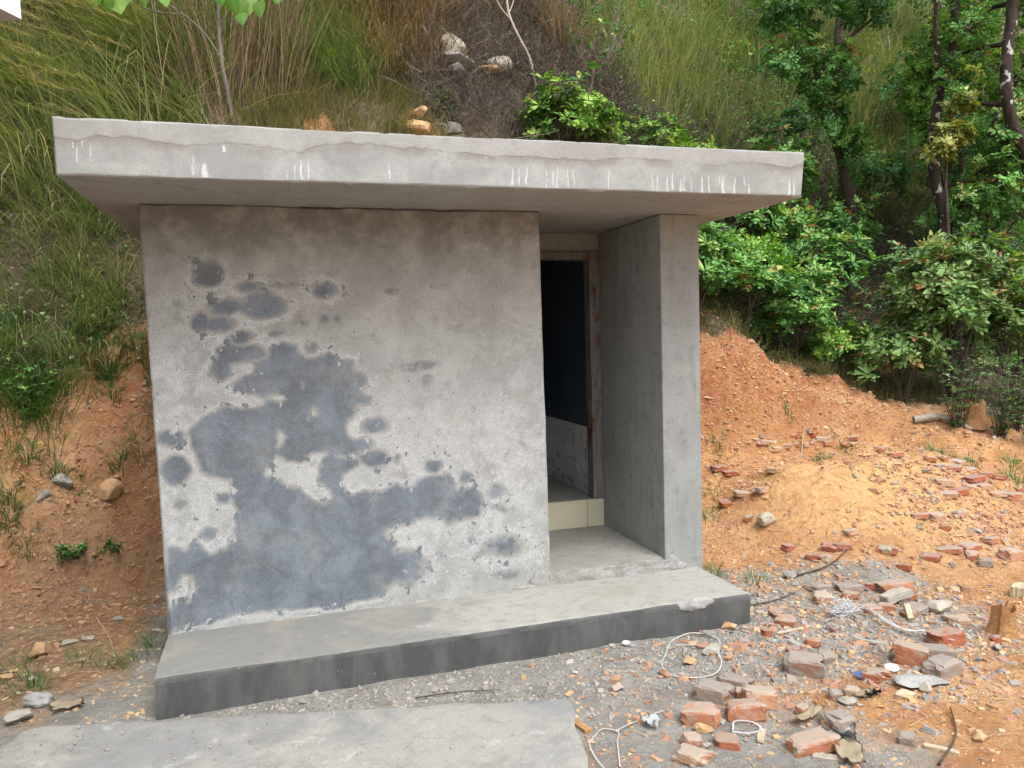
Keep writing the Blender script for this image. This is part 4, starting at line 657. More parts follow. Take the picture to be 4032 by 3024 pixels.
# individual pieces of litter
def bent_sheet(name, x, y, w, l, rz, m, label, cat, curl=.3, seed=0, lift=.01, crum=.0):
    n = 9; bm = bmesh.new(); V = []
    for i in range(n):
        for j in range(n):
            u, v = i/(n-1)-.5, j/(n-1)-.5; z = curl*w*(u*u*1.4)+crum*float(fbm(np.array(u*5+seed), np.array(v*5), seed, 3))
            V.append(bm.verts.new((u*w*(1+.12*math.sin(seed+v*7)), v*l*(1+.1*math.sin(seed*2+u*9)), z)))
    for i in range(n-1):
        for j in range(n-1): bm.faces.new((V[i*n+j], V[(i+1)*n+j], V[(i+1)*n+j+1], V[i*n+j+1]))
    bmesh.ops.solidify(bm, geom=list(bm.faces), thickness=.002)
    mz = min(v.co.z for v in bm.verts)
    for v in bm.verts: v.co.z -= mz
    o = bm_obj(name, bm, m, smooth=True); o.location = (x, y, gz(x, y)+lift); o.rotation_euler = (random.uniform(-.1, .1), random.uniform(-.1, .1), rz); return tag(o, label, cat)
bent_sheet('packing_paper', 3.02, -2.13, .11, .2, -.5, M['card_tan'], 'cream folded packing paper beside the long orange brick', 'paper', .25, 1, .012, .03)
bent_sheet('crumpled_paper', 2.33, -1.60, .08, .09, .4, M['paper_white'], 'small crumpled white paper near the concrete slab corner', 'paper', .3, 2, .006, .035)
bent_sheet('crumpled_paper', 3.47, -1.68, .10, .09, .2, M['card_tan'], 'torn cream paper scrap beside the black plastic scrap', 'paper', .2, 3, .006, .03)
bent_sheet('crumpled_paper', 3.60, -1.28, .11, .09, -.4, M['card_tan'], 'curled pale paper scrap in the middle of the rubble', 'paper', .3, 4, .006, .03)
bent_sheet('cardboard_strip', 3.06, -1.80, .20, .06, .35, M['card_tan'], 'curved tan cardboard strip between brick halves', 'cardboard', .35, 5, .02, .01)
bent_sheet('cardboard_piece', -.46, -.33, .15, .11, .3, M['card_tan'], 'flat torn brown cardboard piece by the left end of the slab', 'cardboard', .1, 6, .012, .02)
bent_sheet('plastic_cup', 3.13, -1.97, .10, .10, .8, M['bag_plastic'], 'crushed translucent plastic cup beside the long orange brick', 'cup', .8, 7, .01, .02)
bent_sheet('plastic_scrap', 3.52, -1.72, .09, .05, .1, M['black_scrap'], 'crumpled black plastic scrap in the rubble', 'plastic', .2, 8, .006, .02)
stone('plastic_bag', -.62, -.22, (.085, .05, .04), M['bag_plastic'], 'crumpled whitish plastic bag at the left end of the concrete slab', 'bag', seed=33, amp=1.2, cut=False)
def bar(name, x, y, l, w, h, rz, m, label, cat, tilt=0., lift=0., seed=0, group=None):
    bm = box_bm(-l/2, l/2, -w/2, w/2, -h/2, h/2, min(w, h)*.08, 1); bmesh.ops.subdivide_edges(bm, edges=[e for e in bm.edges if e.calc_length() > l*.5], cuts=6)
    for v in bm.verts: v.co += Vector((.02*l*math.sin(v.co.y*300+seed), .06*w*math.sin(v.co.x*30+seed*2), .06*h*math.sin(v.co.x*40+seed)))
    o = bm_obj(name, bm, m); o.rotation_euler = (0, tilt, rz); o.location = (x, y, gz(x, y)+h*.45+lift); return tag(o, label, cat, group)
bar('timber_block', 4.58, -.74, .22, .075, .06, .12, M['wood_grey'], 'squared grey timber offcut lying across the rubble heap', 'timber', -.12, .03, 1)
bar('timber_block', 5.55, -.86, .16, .1, .08, .5, M['wood_pale'], 'pale timber block at the right side of the yard', 'timber', .05, 0, 2)
bar('wood_plank', 1.99, -1.47, .20, .035, .02, -1.35, M['wood_orange'], 'short split plank lying along the slab edge', 'plank', 0, .0, 3)
bar('wood_splinter', 2.76, -1.86, .14, .03, .015, .9, M['wood_pale'], 'split pale wood splinter in front of the half bricks', 'wood', .1, .0, 4)
bar('wood_splinter', 4.45, -.99, .12, .035, .03, 1.1, M['wood_pale'], 'pale upright wood splinter in the rubble heap', 'wood', -.5, .03, 5)
bar('wood_splinter', 3.95, -1.22, .19, .022, .015, -.75, M['wood_grey'], 'thin grey batten lying diagonally in the rubble', 'wood', .1, .01, 6)
bar('wood_splinter', 3.42, -2.25, .14, .028, .012, -.9, M['wood_pale'], 'flat pale batten offcut lying on bare dirt', 'wood', 0, 0, 7)
bar('wood_splinter', 3.66, -.90, .26, .014, .01, .12, M['wood_pale'], 'long thin cream stick above the grey half brick', 'wood', 0, .012, 8)
bar('wood_splinter', 2.92, -2.12, .13, .04, .014, -.6, M['wood_grey'], 'splintered grey wood chip under the packing paper', 'wood', 0, 0, 9)
bar('tile_piece', 3.66, -1.79, .09, .07, .012, .4, M['wood_pale'], 'square cream tile fragment lying in the rubble', 'tile', 0, .004, 10)
def disc(name, x, y, r, m, label, cat):
    bm = bmesh.new(); bmesh.ops.create_cone(bm, cap_ends=True, segments=20, radius1=r*.9, radius2=r, depth=.008); o = bm_obj(name, bm, m); o.location = (x, y, gz(x, y)+.018); o.rotation_euler = (.15, -.1, 0); return tag(o, label, cat)
disc('bottle_cap', 3.60, -1.54, .03, M['dish_blue'], 'small dark blue disc beside the orange fragment', 'cap'); disc('jar_lid', 3.80, -1.55, .038, M['wire_grey'], 'shiny grey lid between two large bricks', 'lid'); disc('jar_lid', 2.62, -.70, .022, M['paper_white'], 'small white lid at the foot of the plinth', 'lid')
def ribbon(name, pts, w, th, m, label, cat, lift=.010, wob=.005, n=60):
    P = smooth_path([(x, y, 0) for x, y in pts], n); zg = np.maximum(ground(P[:, 0], P[:, 1]), -.215); P[:, 2] = np.convolve(np.pad(zg, 3, 'edge'), np.ones(7)/7, 'valid')+lift+wob*(1+np.sin(np.arange(n)*.16))
    g = Geo(); T = unit(np.gradient(P, axis=0)); S = unit(np.cross(T, [0, 0, 1.])); U = np.cross(S, T); tw = .3*np.sin(np.arange(n)*.12)[:, None]; S2 = S*np.cos(tw)+U*np.sin(tw); U2 = -S*np.sin(tw)+U*np.cos(tw)
    V = np.stack([P-S2*w+U2*th, P+S2*w+U2*th, P+S2*w-U2*th, P-S2*w-U2*th], 1).reshape(-1, 3); i, j = np.meshgrid(np.arange(n-1), np.arange(4), indexing='ij')
    g.add(V, q=np.stack([i*4+j, i*4+(j+1) % 4, (i+1)*4+(j+1) % 4, (i+1)*4+j], -1).reshape(-1, 4)); return tag(g.build(name, m, smooth=False), label, cat)
ribbon('packing_strap', [(3.06, -1.02), (3.17, -.80), (3.08, -.68), (2.94, -.72), (2.78, -.9), (2.68, -1.05), (2.68, -1.15), (2.78, -1.23), (2.88, -1.24), (3.0, -1.14), (3.05, -1.03), (3.02, -.88), (2.9, -.8)], .0026, .001, M['strap_white'], 'white plastic packing strap bent in a large loop near the plinth', 'strap')
ribbon('packing_strap', [(2.02, -1.9), (2.06, -1.8), (2.10, -1.70), (2.14, -1.61), (2.09, -1.57), (2.02, -1.62), (1.97, -1.68), (1.95, -1.77), (1.95, -1.9)], .0026, .001, M['strap_white'], 'white plastic packing strap looped beside the slab edge', 'strap')
ribbon('packing_strap', [(2.13, -1.62), (2.25, -1.56), (2.35, -1.52), (2.45, -1.50)], .0026, .001, M['strap_white'], 'straight piece of white strap beside the crumpled white paper', 'strap')
ribbon('packing_strap', [(2.66, -1.78), (2.72, -1.71), (2.80, -1.74), (2.79, -1.82), (2.70, -1.84), (2.65, -1.79)], .004, .001, M['wire_grey'], 'small grey loop of strap between two half bricks', 'strap')
for k in range(4): ribbon('string', [(4.2+.02*k, -.79), (4.24, -.89+.015*k), (4.21+.01*k, -1.08), (4.25, -1.19-.012*k), (4.31, -1.28+.01*k), (4.29, -1.36), (4.36, -1.43+.02*k)], .0028, .002, M['strap_white'], 'thin cream string trailing over the rubble heap', 'string', .03, .012).__setitem__('group', 'strings on the rubble heap')
g = Geo()
for k in range(26):
    c = np.array([4.08, -.80, gz(4.08, -.80)+.045]); P = c+np.cumsum(rng.normal(0, .022, (14, 3)), 0)*np.array([1, .8, .5]); P[:, 2] = np.maximum(P[:, 2], gz(4.08, -.8)+.01); tube(g, smooth_path(P, 30), .0022, 4)
tag(g.build('wire_tangle', M['wire_grey']), 'tangle of shiny grey wire heaped on the rubble', 'wire')
def stick(name, pts, r, m, label, cat='stick', group=None):
    P = smooth_path([(x, y, gz(x, y)+z) for x, y, z in pts], 14); g = Geo(); tube(g, P, np.linspace(r, r*.45, 14), 6); return tag(g.build(name, M[m]), label, cat, group)
stick('stick', [(4.3, -.05, .012), (4.6, -.02, .02), (4.95, .12, .012)], .008, 'bark_dark', 'dark bent stick lying on grey dust beyond the rubble')
stick('stick', [(3.62, -.42, .01), (3.85, -.42, .014), (4.1, -.36, .012)], .006, 'bark_dark', 'thin dark rod lying behind the rubble heap')
stick('stick', [(3.3, -2.35, .012), (3.55, -2.2, .012), (3.75, -1.98, .014)], .006, 'bark_dark', 'thin dark twig lying on bare dirt at the yard edge')
stick('stick', [(3.75, -1.50, .02), (3.95, -1.42, .06), (4.05, -1.4, .08)], .007, 'bark_grey', 'grey stick leaning against the large upright brick')
stick('stick', [(1.3, -.93, .012), (1.5, -.95, .014), (1.75, -1.0, .012)], .004, 'bark_dark', 'fine dark twig on the cement dust before the plinth')
stick('stick', [(-.55, .95, .012), (-.4, .55, .015), (-.3, .12, .012)], .005, 'wood_pale', 'long yellow dry stalk lying on dirt left of the hut')
stick('stick', [(5.9, 1.95, .0), (5.93, 1.97, .12), (5.97, 1.99, .22)], .009, 'wood_pale', 'short pale stake standing behind the brick row')
def stump(name, x, y, r, h, m, label, seed):
    g = Geo(); n = 16; k = 9; A_ = np.arange(n)*2*np.pi/n; V = []
    z0 = gz(x, y)-.06
    for i in range(k):
        t = i/(k-1); rad = r*(1+.9*(1-t)**3)*(1+.16*np.sin(A_*3+seed)+.12*np.sin(A_*5+2*seed+t)); hh = t*(h+.06)*(1+(.10*np.sin(A_*2+seed)+.14*vnoise(A_*2.4, A_*0, seed))*t); V.append(np.stack([x+rad*np.cos(A_)+.02*t, y+rad*np.sin(A_), z0+hh], 1))
    V.append(np.stack([x+.5*r*np.cos(A_), y+.5*r*np.sin(A_), z0+h*.85+.15*h*np.sin(A_*3)], 1)); k += 1
    V = np.concatenate(V+[np.array([[x, y, z0+h*.75]])]); i, j = np.meshgrid(np.arange(k-1), np.arange(n), indexing='ij'); q_ = np.stack([i*n+j, i*n+(j+1) % n, (i+1)*n+(j+1) % n, (i+1)*n+j], -1).reshape(-1, 4); j = np.arange(n)
    g.add(V, q=q_, t=np.stack([(k-1)*n+j, (k-1)*n+(j+1) % n, np.full(n, k*n)], -1)); return tag(g.build(name, M[m], smooth=False), label, 'stump')
stump('tree_stump', 4.80, -1.36, .06, .17, 'wood_orange', 'small weathered tree stump standing at the edge of the brick rubble', 1)
stump('tree_stump', 7.95, 1.72, .085, .22, 'wood_orange', 'jagged old tree stump at the foot of the tall weeds', 2)
stick('fallen_log', [(7.35, 1.95, .03), (7.6, 1.82, .06), (7.8, 1.62, .03)], .045, 'wood_grey', 'short pale fallen log beside the jagged stump', 'log')
# ---------------------------------------------------------------- vegetation
def pts_on(n, x0, x1, y0, y1, dens=None):
    x, y = scatter(n, x0, x1, y0, y1, dens); return np.stack([x, y, ground(x, y)], 1)
def clumps(n, per, x0, x1, y0, y1, rad, dens=None):
    C = pts_on(n, x0, x1, y0, y1, dens); k = np.repeat(np.arange(n), per); B = C[k]+np.c_[rng.normal(0, rad, (n*per, 2)), np.zeros(n*per)]; B[:, 2] = ground(B[:, 0], B[:, 1])-.02; return B, k
def grass(name, label, m, sets, kind='stuff', cat='grass'):
    g = Geo()
    for (B, az, L, Wd, tilt, bend, a) in sets: blades(g, B, az, L, Wd, tilt, bend, a)
    return tag(g.build(name, M[m]), label, cat, kind=kind)
def gset(B, k, az_mean, az_sd, L, Wd, tilt, bend, a, a_sd=.18, C=None, fan=.55):
    """tussocks: blades fan out from the clump centre, biased towards az_mean"""
    n = len(B); nc = k.max()+1; cx = np.bincount(k, B[:, 0])/np.bincount(k); cy = np.bincount(k, B[:, 1])/np.bincount(k); ox, oy = B[:, 0]-cx[k], B[:, 1]-cy[k]; sd = np.hypot(ox, oy).mean()+1e-6
    azc = rng.normal(az_mean, az_sd, nc)[k]; az = np.arctan2(fan*oy/sd+np.sin(azc)+rng.normal(0, .45, n), fan*ox/sd+np.cos(azc)+rng.normal(0, .45, n))
    Lc = rng.uniform(.55, 1.25, nc)[k]; ac = rng.normal(0, a_sd*.7, nc)[k]; tc = rng.normal(0, .15, nc)[k]; brk = rng.uniform(0, 1, n) < .12
    return (B, az, Lc*rng.uniform(L[0], L[1], n)*np.where(brk, .5, 1), rng.uniform(Wd[0], Wd[1], n), np.abs(rng.normal(tilt, .28, n)+tc)+np.where(brk, .6, 0), rng.normal(bend, .35, n), np.clip(a+ac+rng.normal(0, a_sd, n)+np.where(brk, .3, 0), 0, 1))
PI = math.pi
def on_hill(x, y): return (veg(x, y) > -.05)*1.
# tall grass on the left slope, leaning downhill to the left
B1, k1 = clumps(130, 130, -3.2, .3, 3.1, 5.9, .075, on_hill); B2, k2 = clumps(110, 80, -3.0, .0, 2.5, 3.8, .06, on_hill)
grass('hill_grass', 'tall arching green grass covering the slope left of the hut', 'grass_green', [gset(B1, k1, PI*1.06, .35, (.5, 1.4), (.005, .011), .65, 1.05, .46, .26, fan=.6), gset(B2, k2, PI*1.3, .8, (.2, .6), (.004, .009), .6, 1.1, .5, .26, fan=1.)])
Bt = pts_on(9000, -3.2, 2.0, 2.5, 5.8, on_hill); n = len(Bt); Bt[:, 2] += rng.uniform(0, .12, n)
grass('grass_thatch', 'dead tan thatch tangled under the green grass on the left slope', 'grass_dry', [(Bt, rng.uniform(0, 6.28, n), rng.uniform(.12, .5, n), rng.uniform(.003, .007, n), np.abs(rng.normal(1.1, .35, n)), rng.normal(.3, .4, n), rng.uniform(.1, 1, n))])
# plumes
Bp, kp = clumps(75, 3, -2.6, -.2, 3.3, 5.0, .08, on_hill); g = Geo(); tp = blades(g, Bp, rng.normal(PI*1.05, .2, len(Bp)), rng.uniform(1.0, 1.5, len(Bp)), .006, .45, .55, .9)
n = len(Bp)*40; i = np.repeat(np.arange(len(Bp)), 40); t = rng.uniform(0, 1, n); dirp = np.stack([-np.cos(rng.normal(.35, .1, len(Bp))), rng.normal(-.2, .1, len(Bp)), .25+0*rng.normal(0, .1, len(Bp))], 1)
blades(g, tp[i]-dirp[i]*(t*.35)[:, None]+rng.normal(0, .004, (n, 3)), PI+rng.normal(0, .35, n), rng.uniform(.06, .13, n), .008, 1.1+rng.normal(0, .2, n), .4, np.clip(rng.normal(.95, .08, n), 0, 1))
tag(g.build('grass_plumes', M['grass_dry']), 'feathery tan seed plumes of the tall grass on the left', 'grass', kind='stuff')
# reed stems by the sapling
Br = pts_on(1000, -.25, 1.15, 3.75, 4.7, on_hill); n = len(Br); azr = np.where(Br[:, 0] < .35, PI, 0)+rng.normal(0, .5, n)
grass('reed_stems', 'upright tan reed stems behind the roof round the sapling', 'grass_dry', [(Br, azr, rng.uniform(.7, 1.7, n), rng.uniform(.007, .013, n), np.abs(rng.normal(.08+.25*np.abs(Br[:, 0]-.6), .1, n)), rng.normal(.25, .3, n), rng.uniform(.05, .85, n))])
gB, gk = clumps(34, 60, -.3, 1.5, 4.2, 5.6, .12, on_hill)
grass('reed_leaves', 'green reed leaves among the tan stems', 'grass_green', [gset(gB, gk, PI*1.2, .9, (.5, 1.1), (.007, .013), .4, .9, .4)])
gB, gk = clumps(46, 90, 1.15, 2.0, 4.1, 5.6, .10, on_hill)
grass('bright_grass', 'bright green grass tuft mass beside the reeds', 'grass_lush', [gset(gB, gk, PI*1.25, .5, (.35, .85), (.004, .009), .5, 1.2, .62, .25)])
gB, gk = clumps(110, 70, .4, 2.5, 3.45, 4.6, .08, on_hill); gB2, gk2 = clumps(60, 50, 2.0, 6.4, 3.9, 6.2, .1, on_hill)
grass('short_grass', 'short olive grass on the bank just above the roof', 'grass_olive', [gset(gB, gk, -PI/2, 1.2, (.14, .36), (.004, .008), .5, .9, .5), gset(gB2, gk2, -PI/2, 1.2, (.15, .45), (.004, .008), .5, .9, .35)])
gB, gk = clumps(50, 120, 1.75, 2.75, 4.45, 5.9, .10, on_hill); gB2, gk2 = clumps(30, 80, 2.6, 5.0, 5.2, 6.8, .1); gB3, gk3 = clumps(22, 60, 4.0, 6.5, 4.2, 6.5, .1)
grass('dry_grass', 'matted brown dry grass hanging over the bank beside the boulders', 'grass_dry', [gset(gB, gk, PI*1.28, .22, (.5, 1.0), (.005, .009), .6, 1.35, .36), gset(gB2, gk2, PI*1.4, .5, (.5, 1.0), (.005, .009), .4, 1.0, .45), gset(gB3, gk3, PI*1.4, .8, (.3, .7), (.005, .008), .5, 1.0, .3)])
# dead brush: bare dark twigs
def brush(name, label, n, x0, x1, y0, y1, L, dens=None, a=.45):
    P = pts_on(n, x0, x1, y0, y1, dens); P[:, 2] += rng.uniform(0, .18, n); D = unit(np.stack([rng.normal(-.1, .7, n), rng.normal(-.35, .6, n), np.abs(rng.normal(.55, .45, n))], 1)); L_ = rng.uniform(.4, 1.2, n)*L
    E_ = P+D*L_[:, None]; g = Geo(); aa = np.clip(rng.normal(a, .25, n), 0, 1); twigs(g, P, E_, .0045, aa, .12)
    k = np.repeat(np.arange(n), 3); s = rng.uniform(.3, .95, len(k)); Q0 = P[k]+(E_-P)[k]*s[:, None]; D2 = unit(D[k]+rng.normal(0, .8, (len(k), 3))); twigs(g, Q0, Q0+D2*(L_[k]*rng.uniform(.2, .5, len(k)))[:, None], .0028, aa[k], .12)
    return tag(g.build(name, M['brush']), label, 'brush', kind='stuff')
brush('dead_brush', 'tangled leafless dark brown brush behind the roof', 5200, 2.35, 6.4, 3.75, 6.4, .45, on_hill)
brush('slope_brush', 'brown dry undergrowth between the shrubs on the right slope', 3000, 5.4, 12.5, 3.2, 9.0, .6, on_hill, .4)
brush('hollow_brush', 'dark brush in the hollow between the shrubs and the lichened tree', 1600, 8.0, 12.5, 3.6, 7.0, .7, on_hill, .35)
# leafy ground cover
def cover(name, label, m, n, x0, x1, y0, y1, hmax, L, dens=None, a0=0., a1=1., shape='oval'):
    P = pts_on(n, x0, x1, y0, y1, dens); P[:, 2] += hmax*rng.uniform(0, 1, n)**1.5*(.5+.5*sst(-.3, .4, fbm(P[:, 0]*1.5, P[:, 1]*1.5, 77, 3))); az = rng.uniform(0, 6.28, n); el = rng.normal(.1, .4, n)
    D = np.stack([np.cos(az)*np.cos(el), np.sin(az)*np.cos(el), np.sin(el)], 1); N_ = np.array([0, -.35, 1.])+rng.normal(0, .35, (n, 3)); Ls = L*rng.uniform(.6, 1.3, n); g = Geo(); leaves(g, P, D, N_, Ls, Ls*.28, rng.uniform(a0, a1, n), shape)
    return tag(g.build(name, M[m]), label, 'undergrowth', kind='stuff')
cover('brush_leaves', 'sparse small leaves and pale seed heads in the dry brush', 'leaf_weed', 5200, 2.4, 7.0, 3.8, 6.6, .5, .035, on_hill)
cover('slope_cover', 'dark green leafy undergrowth on the right slope', 'leaf_dark', 22000, 5.4, 15, 3.0, 10.5, .9, .085, on_hill)
cover('weed_cover', 'small leaved weeds mixed into the right slope undergrowth', 'leaf_weed', 12000, 5.4, 14, 3.0, 9.5, .9, .055, on_hill)
cover('left_cover', 'low leafy weeds between the grass tussocks on the left', 'leaf_weed', 5000, -3.2, .2, 2.4, 5.2, .4, .05, on_hill)
cover('far_cover', 'leafy growth covering the top of the right slope', 'leaf_mid', 12000, 6.0, 18, 8.5, 15, 1.2, .12, on_hill)
# grass of the far right slope and the bank rim
gB, gk = clumps(230, 70, 6.0, 16.5, 6.2, 14.5, .18); gB2, gk2 = clumps(60, 110, 11.5, 17.5, 6.6, 11, .2)
grass('far_grass', 'pale long grass high on the right slope between the trees', 'grass_green', [gset(gB, gk, -PI/2, .9, (.7, 1.5), (.010, .018), .25, .8, .6), gset(gB2, gk2, -.2, .5, (.9, 1.7), (.010, .018), .3, 1.1, .68)])
gB, gk = clumps(200, 45, 4.0, 8.4, 2.3, 4.6, .06, lambda x, y: (veg(x, y) > -.02)*(veg(x, y) < 1.2)*1.)
grass('rim_grass', 'olive grass fringe along the top of the cut bank', 'grass_olive', [gset(gB, gk, -PI/2, .8, (.12, .36), (.004, .008), .5, 1.2, .45)])
# ---------------------------------------------------------------- grass tufts, weeds: one object each
def tuft(name, label, x, y, n, L, r, m, cat='grass tuft', group=None, spread=.5, az=None, a=.4):
    B = np.c_[x+rng.normal(0, r, n), y+rng.normal(0, r, n), np.zeros(n)]; B[:, 2] = ground(B[:, 0], B[:, 1])-.01; g = Geo(); ang = np.arctan2(B[:, 1]-y, B[:, 0]-x)+rng.normal(0, .6, n) if az is None else rng.normal(az, .8, n)
    blades(g, B, ang, rng.uniform(.5, 1.1, n)*L, rng.uniform(.004, .008, n), np.abs(rng.normal(spread, .25, n)), rng.normal(.8, .3, n), np.clip(rng.normal(a, .2, n), 0, 1)); return tag(g.build(name, M[m]), label, cat, group)
tuft('grass_tuft', 'dark green round grass tuft alone on the orange bank left of the hut', -.64, 2.5, 420, .24, .055, 'grass_lush', a=.25)
for i, (x, y, L, n) in enumerate([(-.52, 1.97, .15, 160), (-.36, 1.98, .13, 100), (-.95, 1.95, .14, 140), (-1.18, 2.0, .16, 160), (-1.27, 1.85, .14, 140), (-1.25, 1.72, .16, 160), (-1.1, 1.58, .12, 100), (-.82, 1.9, .1, 80), (-.72, 2.62, .16, 120), (-.9, 2.75, .2, 150), (-.45, 2.6, .22, 160), (-.3, 2.5, .26, 220), (-.15, 2.6, .3, 240), (-.12, 2.35, .22, 160), (-.2, 2.15, .16, 120), (-.6, 2.3, .14, 100)]): tuft('grass_tuft', 'small green grass tuft rooted on the steep orange bank', x, y, n, L, .05, 'grass_lush', group='small tufts on the orange bank', a=.3)
for i, (x, y, L, n) in enumerate([(-.76, .1, .13, 60), (-.68, -.05, .11, 50), (-.5, .3, .1, 40), (-.86, .35, .12, 50), (-.38, .18, .08, 40)]): tuft('grass_tuft', 'thin sprouting grass on the dirt left of the plinth', x, y, n, L, .05, 'grass_lush', group='sprouts on the dirt left of the plinth', a=.3)
tuft('grass_tuft', 'broad bladed weed growing against the left foot of the hut', -.10, .32, 40, .24, .05, 'grass_lush', cat='weed', a=.35)
tuft('grass_tuft', 'broad bladed weed sprawling beside the plinth end', -.24, .12, 34, .2, .05, 'grass_lush', cat='weed', a=.35, az=PI*1.1)
tuft('grass_tuft', 'bushy grass tuft alone on the cut bank right of the hut', 6.72, 2.68, 260, .26, .05, 'grass_olive', a=.3)
for i, (x, y) in enumerate([(7.05, 2.5), (5.9, 2.15), (6.45, 1.98), (4.95, 2.0), (7.0, .95), (6.9, 1.2), (7.3, .7), (7.6, .95), (6.0, 1.75)]): tuft('grass_tuft', 'little grass tuft near the bricks of the earth mound', x, y, 70, .13+.05*(i in (5, 6, 7)), .05, 'grass_lush', group='little tufts round the mound', a=.35)
for i, (x, y) in enumerate([(3.75, .15), (3.85, .3), (3.72, .45), (4.0, .0), (4.6, 1.5), (4.35, 1.2)]): tuft('grass_tuft', 'sparse grass sprout on the ground beside the right corner of the hut', x, y, 34, .13, .05, 'grass_lush', group='sprouts beside the right corner', a=.35)
for i, (x, y, r, n) in enumerate([(-1.35, 2.45, .16, 900), (-1.1, 2.4, .14, 700), (-1.6, 2.75, .18, 800)]): tuft('grass_clump', ['lush green grass clump spilling over the orange bank', 'grass clump beside the leafy weed on the orange bank', 'upper grass clump above the leafy weed on the left bank'][i], x, y, n, .42, r, 'grass_lush', a=.32)
def weed(name, label, x, y, h, spread, n_st, n_lf, L, m, cat='weed', group=None, seed=1, shape='oval'):
    root = empty(name, (x, y, gz(x, y)), label, cat, group); gs = Geo(); gl = Geo(); r = np.random.default_rng(seed)
    for s in range(n_st):
        az = r.uniform(0, 6.28); e = np.array([x+spread*r.uniform(.2, 1)*math.cos(az), y+spread*r.uniform(.2, 1)*math.sin(az), gz(x, y)+h*r.uniform(.5, 1)]); b = np.array([x+r.normal(0, .05), y+r.normal(0, .05), gz(x, y)-.02]); mid = (b+e)/2+r.normal(0, .05, 3)*h
        P = smooth_path([b, mid, e], 8); tube(gs, P, np.linspace(.005, .002, 8), 4); k = n_lf//n_st; t = r.uniform(.15, 1, k); idx = np.clip((t*7).astype(int), 0, 7); O = P[idx]; a2 = r.uniform(0, 6.28, k)
        leaves(gl, O, np.stack([np.cos(a2), np.sin(a2), r.normal(.2, .3, k)], 1), np.array([0, -.2, 1.])+r.normal(0, .3, (k, 3)), L*r.uniform(.6, 1.2, k), L*.3*r.uniform(.7, 1.1, k), r.uniform(0, 1, k), shape)
    gs.build('stems', M['bark_dark'], root); tag(gl.build('foliage', M[m], root), kind='stuff'); return root
weed('leafy_weed', 'dark leafy weed spilling over the left bank among grass', -1.15, 2.3, .5, .3, 14, 420, .055, 'leaf_mid', seed=3)
weed('leafy_weed', 'low round leaved weed at the foot of the dark cut beside the hut', -.8, 1.5, .14, .16, 9, 120, .05, 'leaf_mid', seed=4)
weed('leafy_weed', 'small weed right of the round leaved one at the bank foot', -.55, 1.55, .12, .1, 6, 60, .045, 'leaf_mid', seed=5)
for i, (x, y) in enumerate([(7.7, 1.7), (8.0, 1.45), (8.3, 1.5), (8.25, 1.15), (8.6, 1.3), (8.1, 1.9), (8.5, 1.75)]): weed('tall_weed', 'tall spindly weed with small leaves and pale seed heads at the yard edge', x, y, .75+.12*(i % 3), .3, 16, 420, .05, 'leaf_weed', group='tall weeds at the yard edge', seed=20+i)
for i, (x, y) in enumerate([(2.75, 3.95), (2.62, 4.0)]): weed('small_shrublet', ['small dark green leafy plant just above the roof beside the clay lump', 'second small dark plant above the roof right beside the first'][i], x, y, .45-.1*i, .16, 8, 150, .05, 'leaf_mid', seed=40+i)
# ---------------------------------------------------------------- shrubs and trees
def whorl(r, O, A_, k, L, dspread=(.9, 1.45)):
    """k leaves round axis A_ at O -> origins, directions, normals"""
    A_ = A_/np.linalg.norm(A_); s = np.cross(A_, r.normal(0, 1, 3)); s /= np.linalg.norm(s); u = np.cross(A_, s); ph = np.arange(k)*2*PI/k+r.uniform(0, 6.28)+r.normal(0, .25, k); th = r.uniform(*dspread, k)
    rad = np.cos(ph)[:, None]*s+np.sin(ph)[:, None]*u; D = np.cos(th)[:, None]*A_+np.sin(th)[:, None]*rad; return np.repeat(O[None], k, 0)+D*.012, D, A_[None]-rad*.3+0*D
LEAFMESH = {}
def leaf_variants(m, shape):
    if (m, shape) not in LEAFMESH:
        out = []
        for v in range(8):
            g = Geo(); leaves(g, np.zeros((1, 3)), np.array([[0, 1., 0]]), np.array([[0, 0, 1.]]), 1., .27, np.array([(v+.5)/8*.92]), shape, .12+.03*v); me = g.mesh('leaf'); me.materials.append(M[m]); out.append(me)
        LEAFMESH[m, shape] = out
    return LEAFMESH[m, shape]
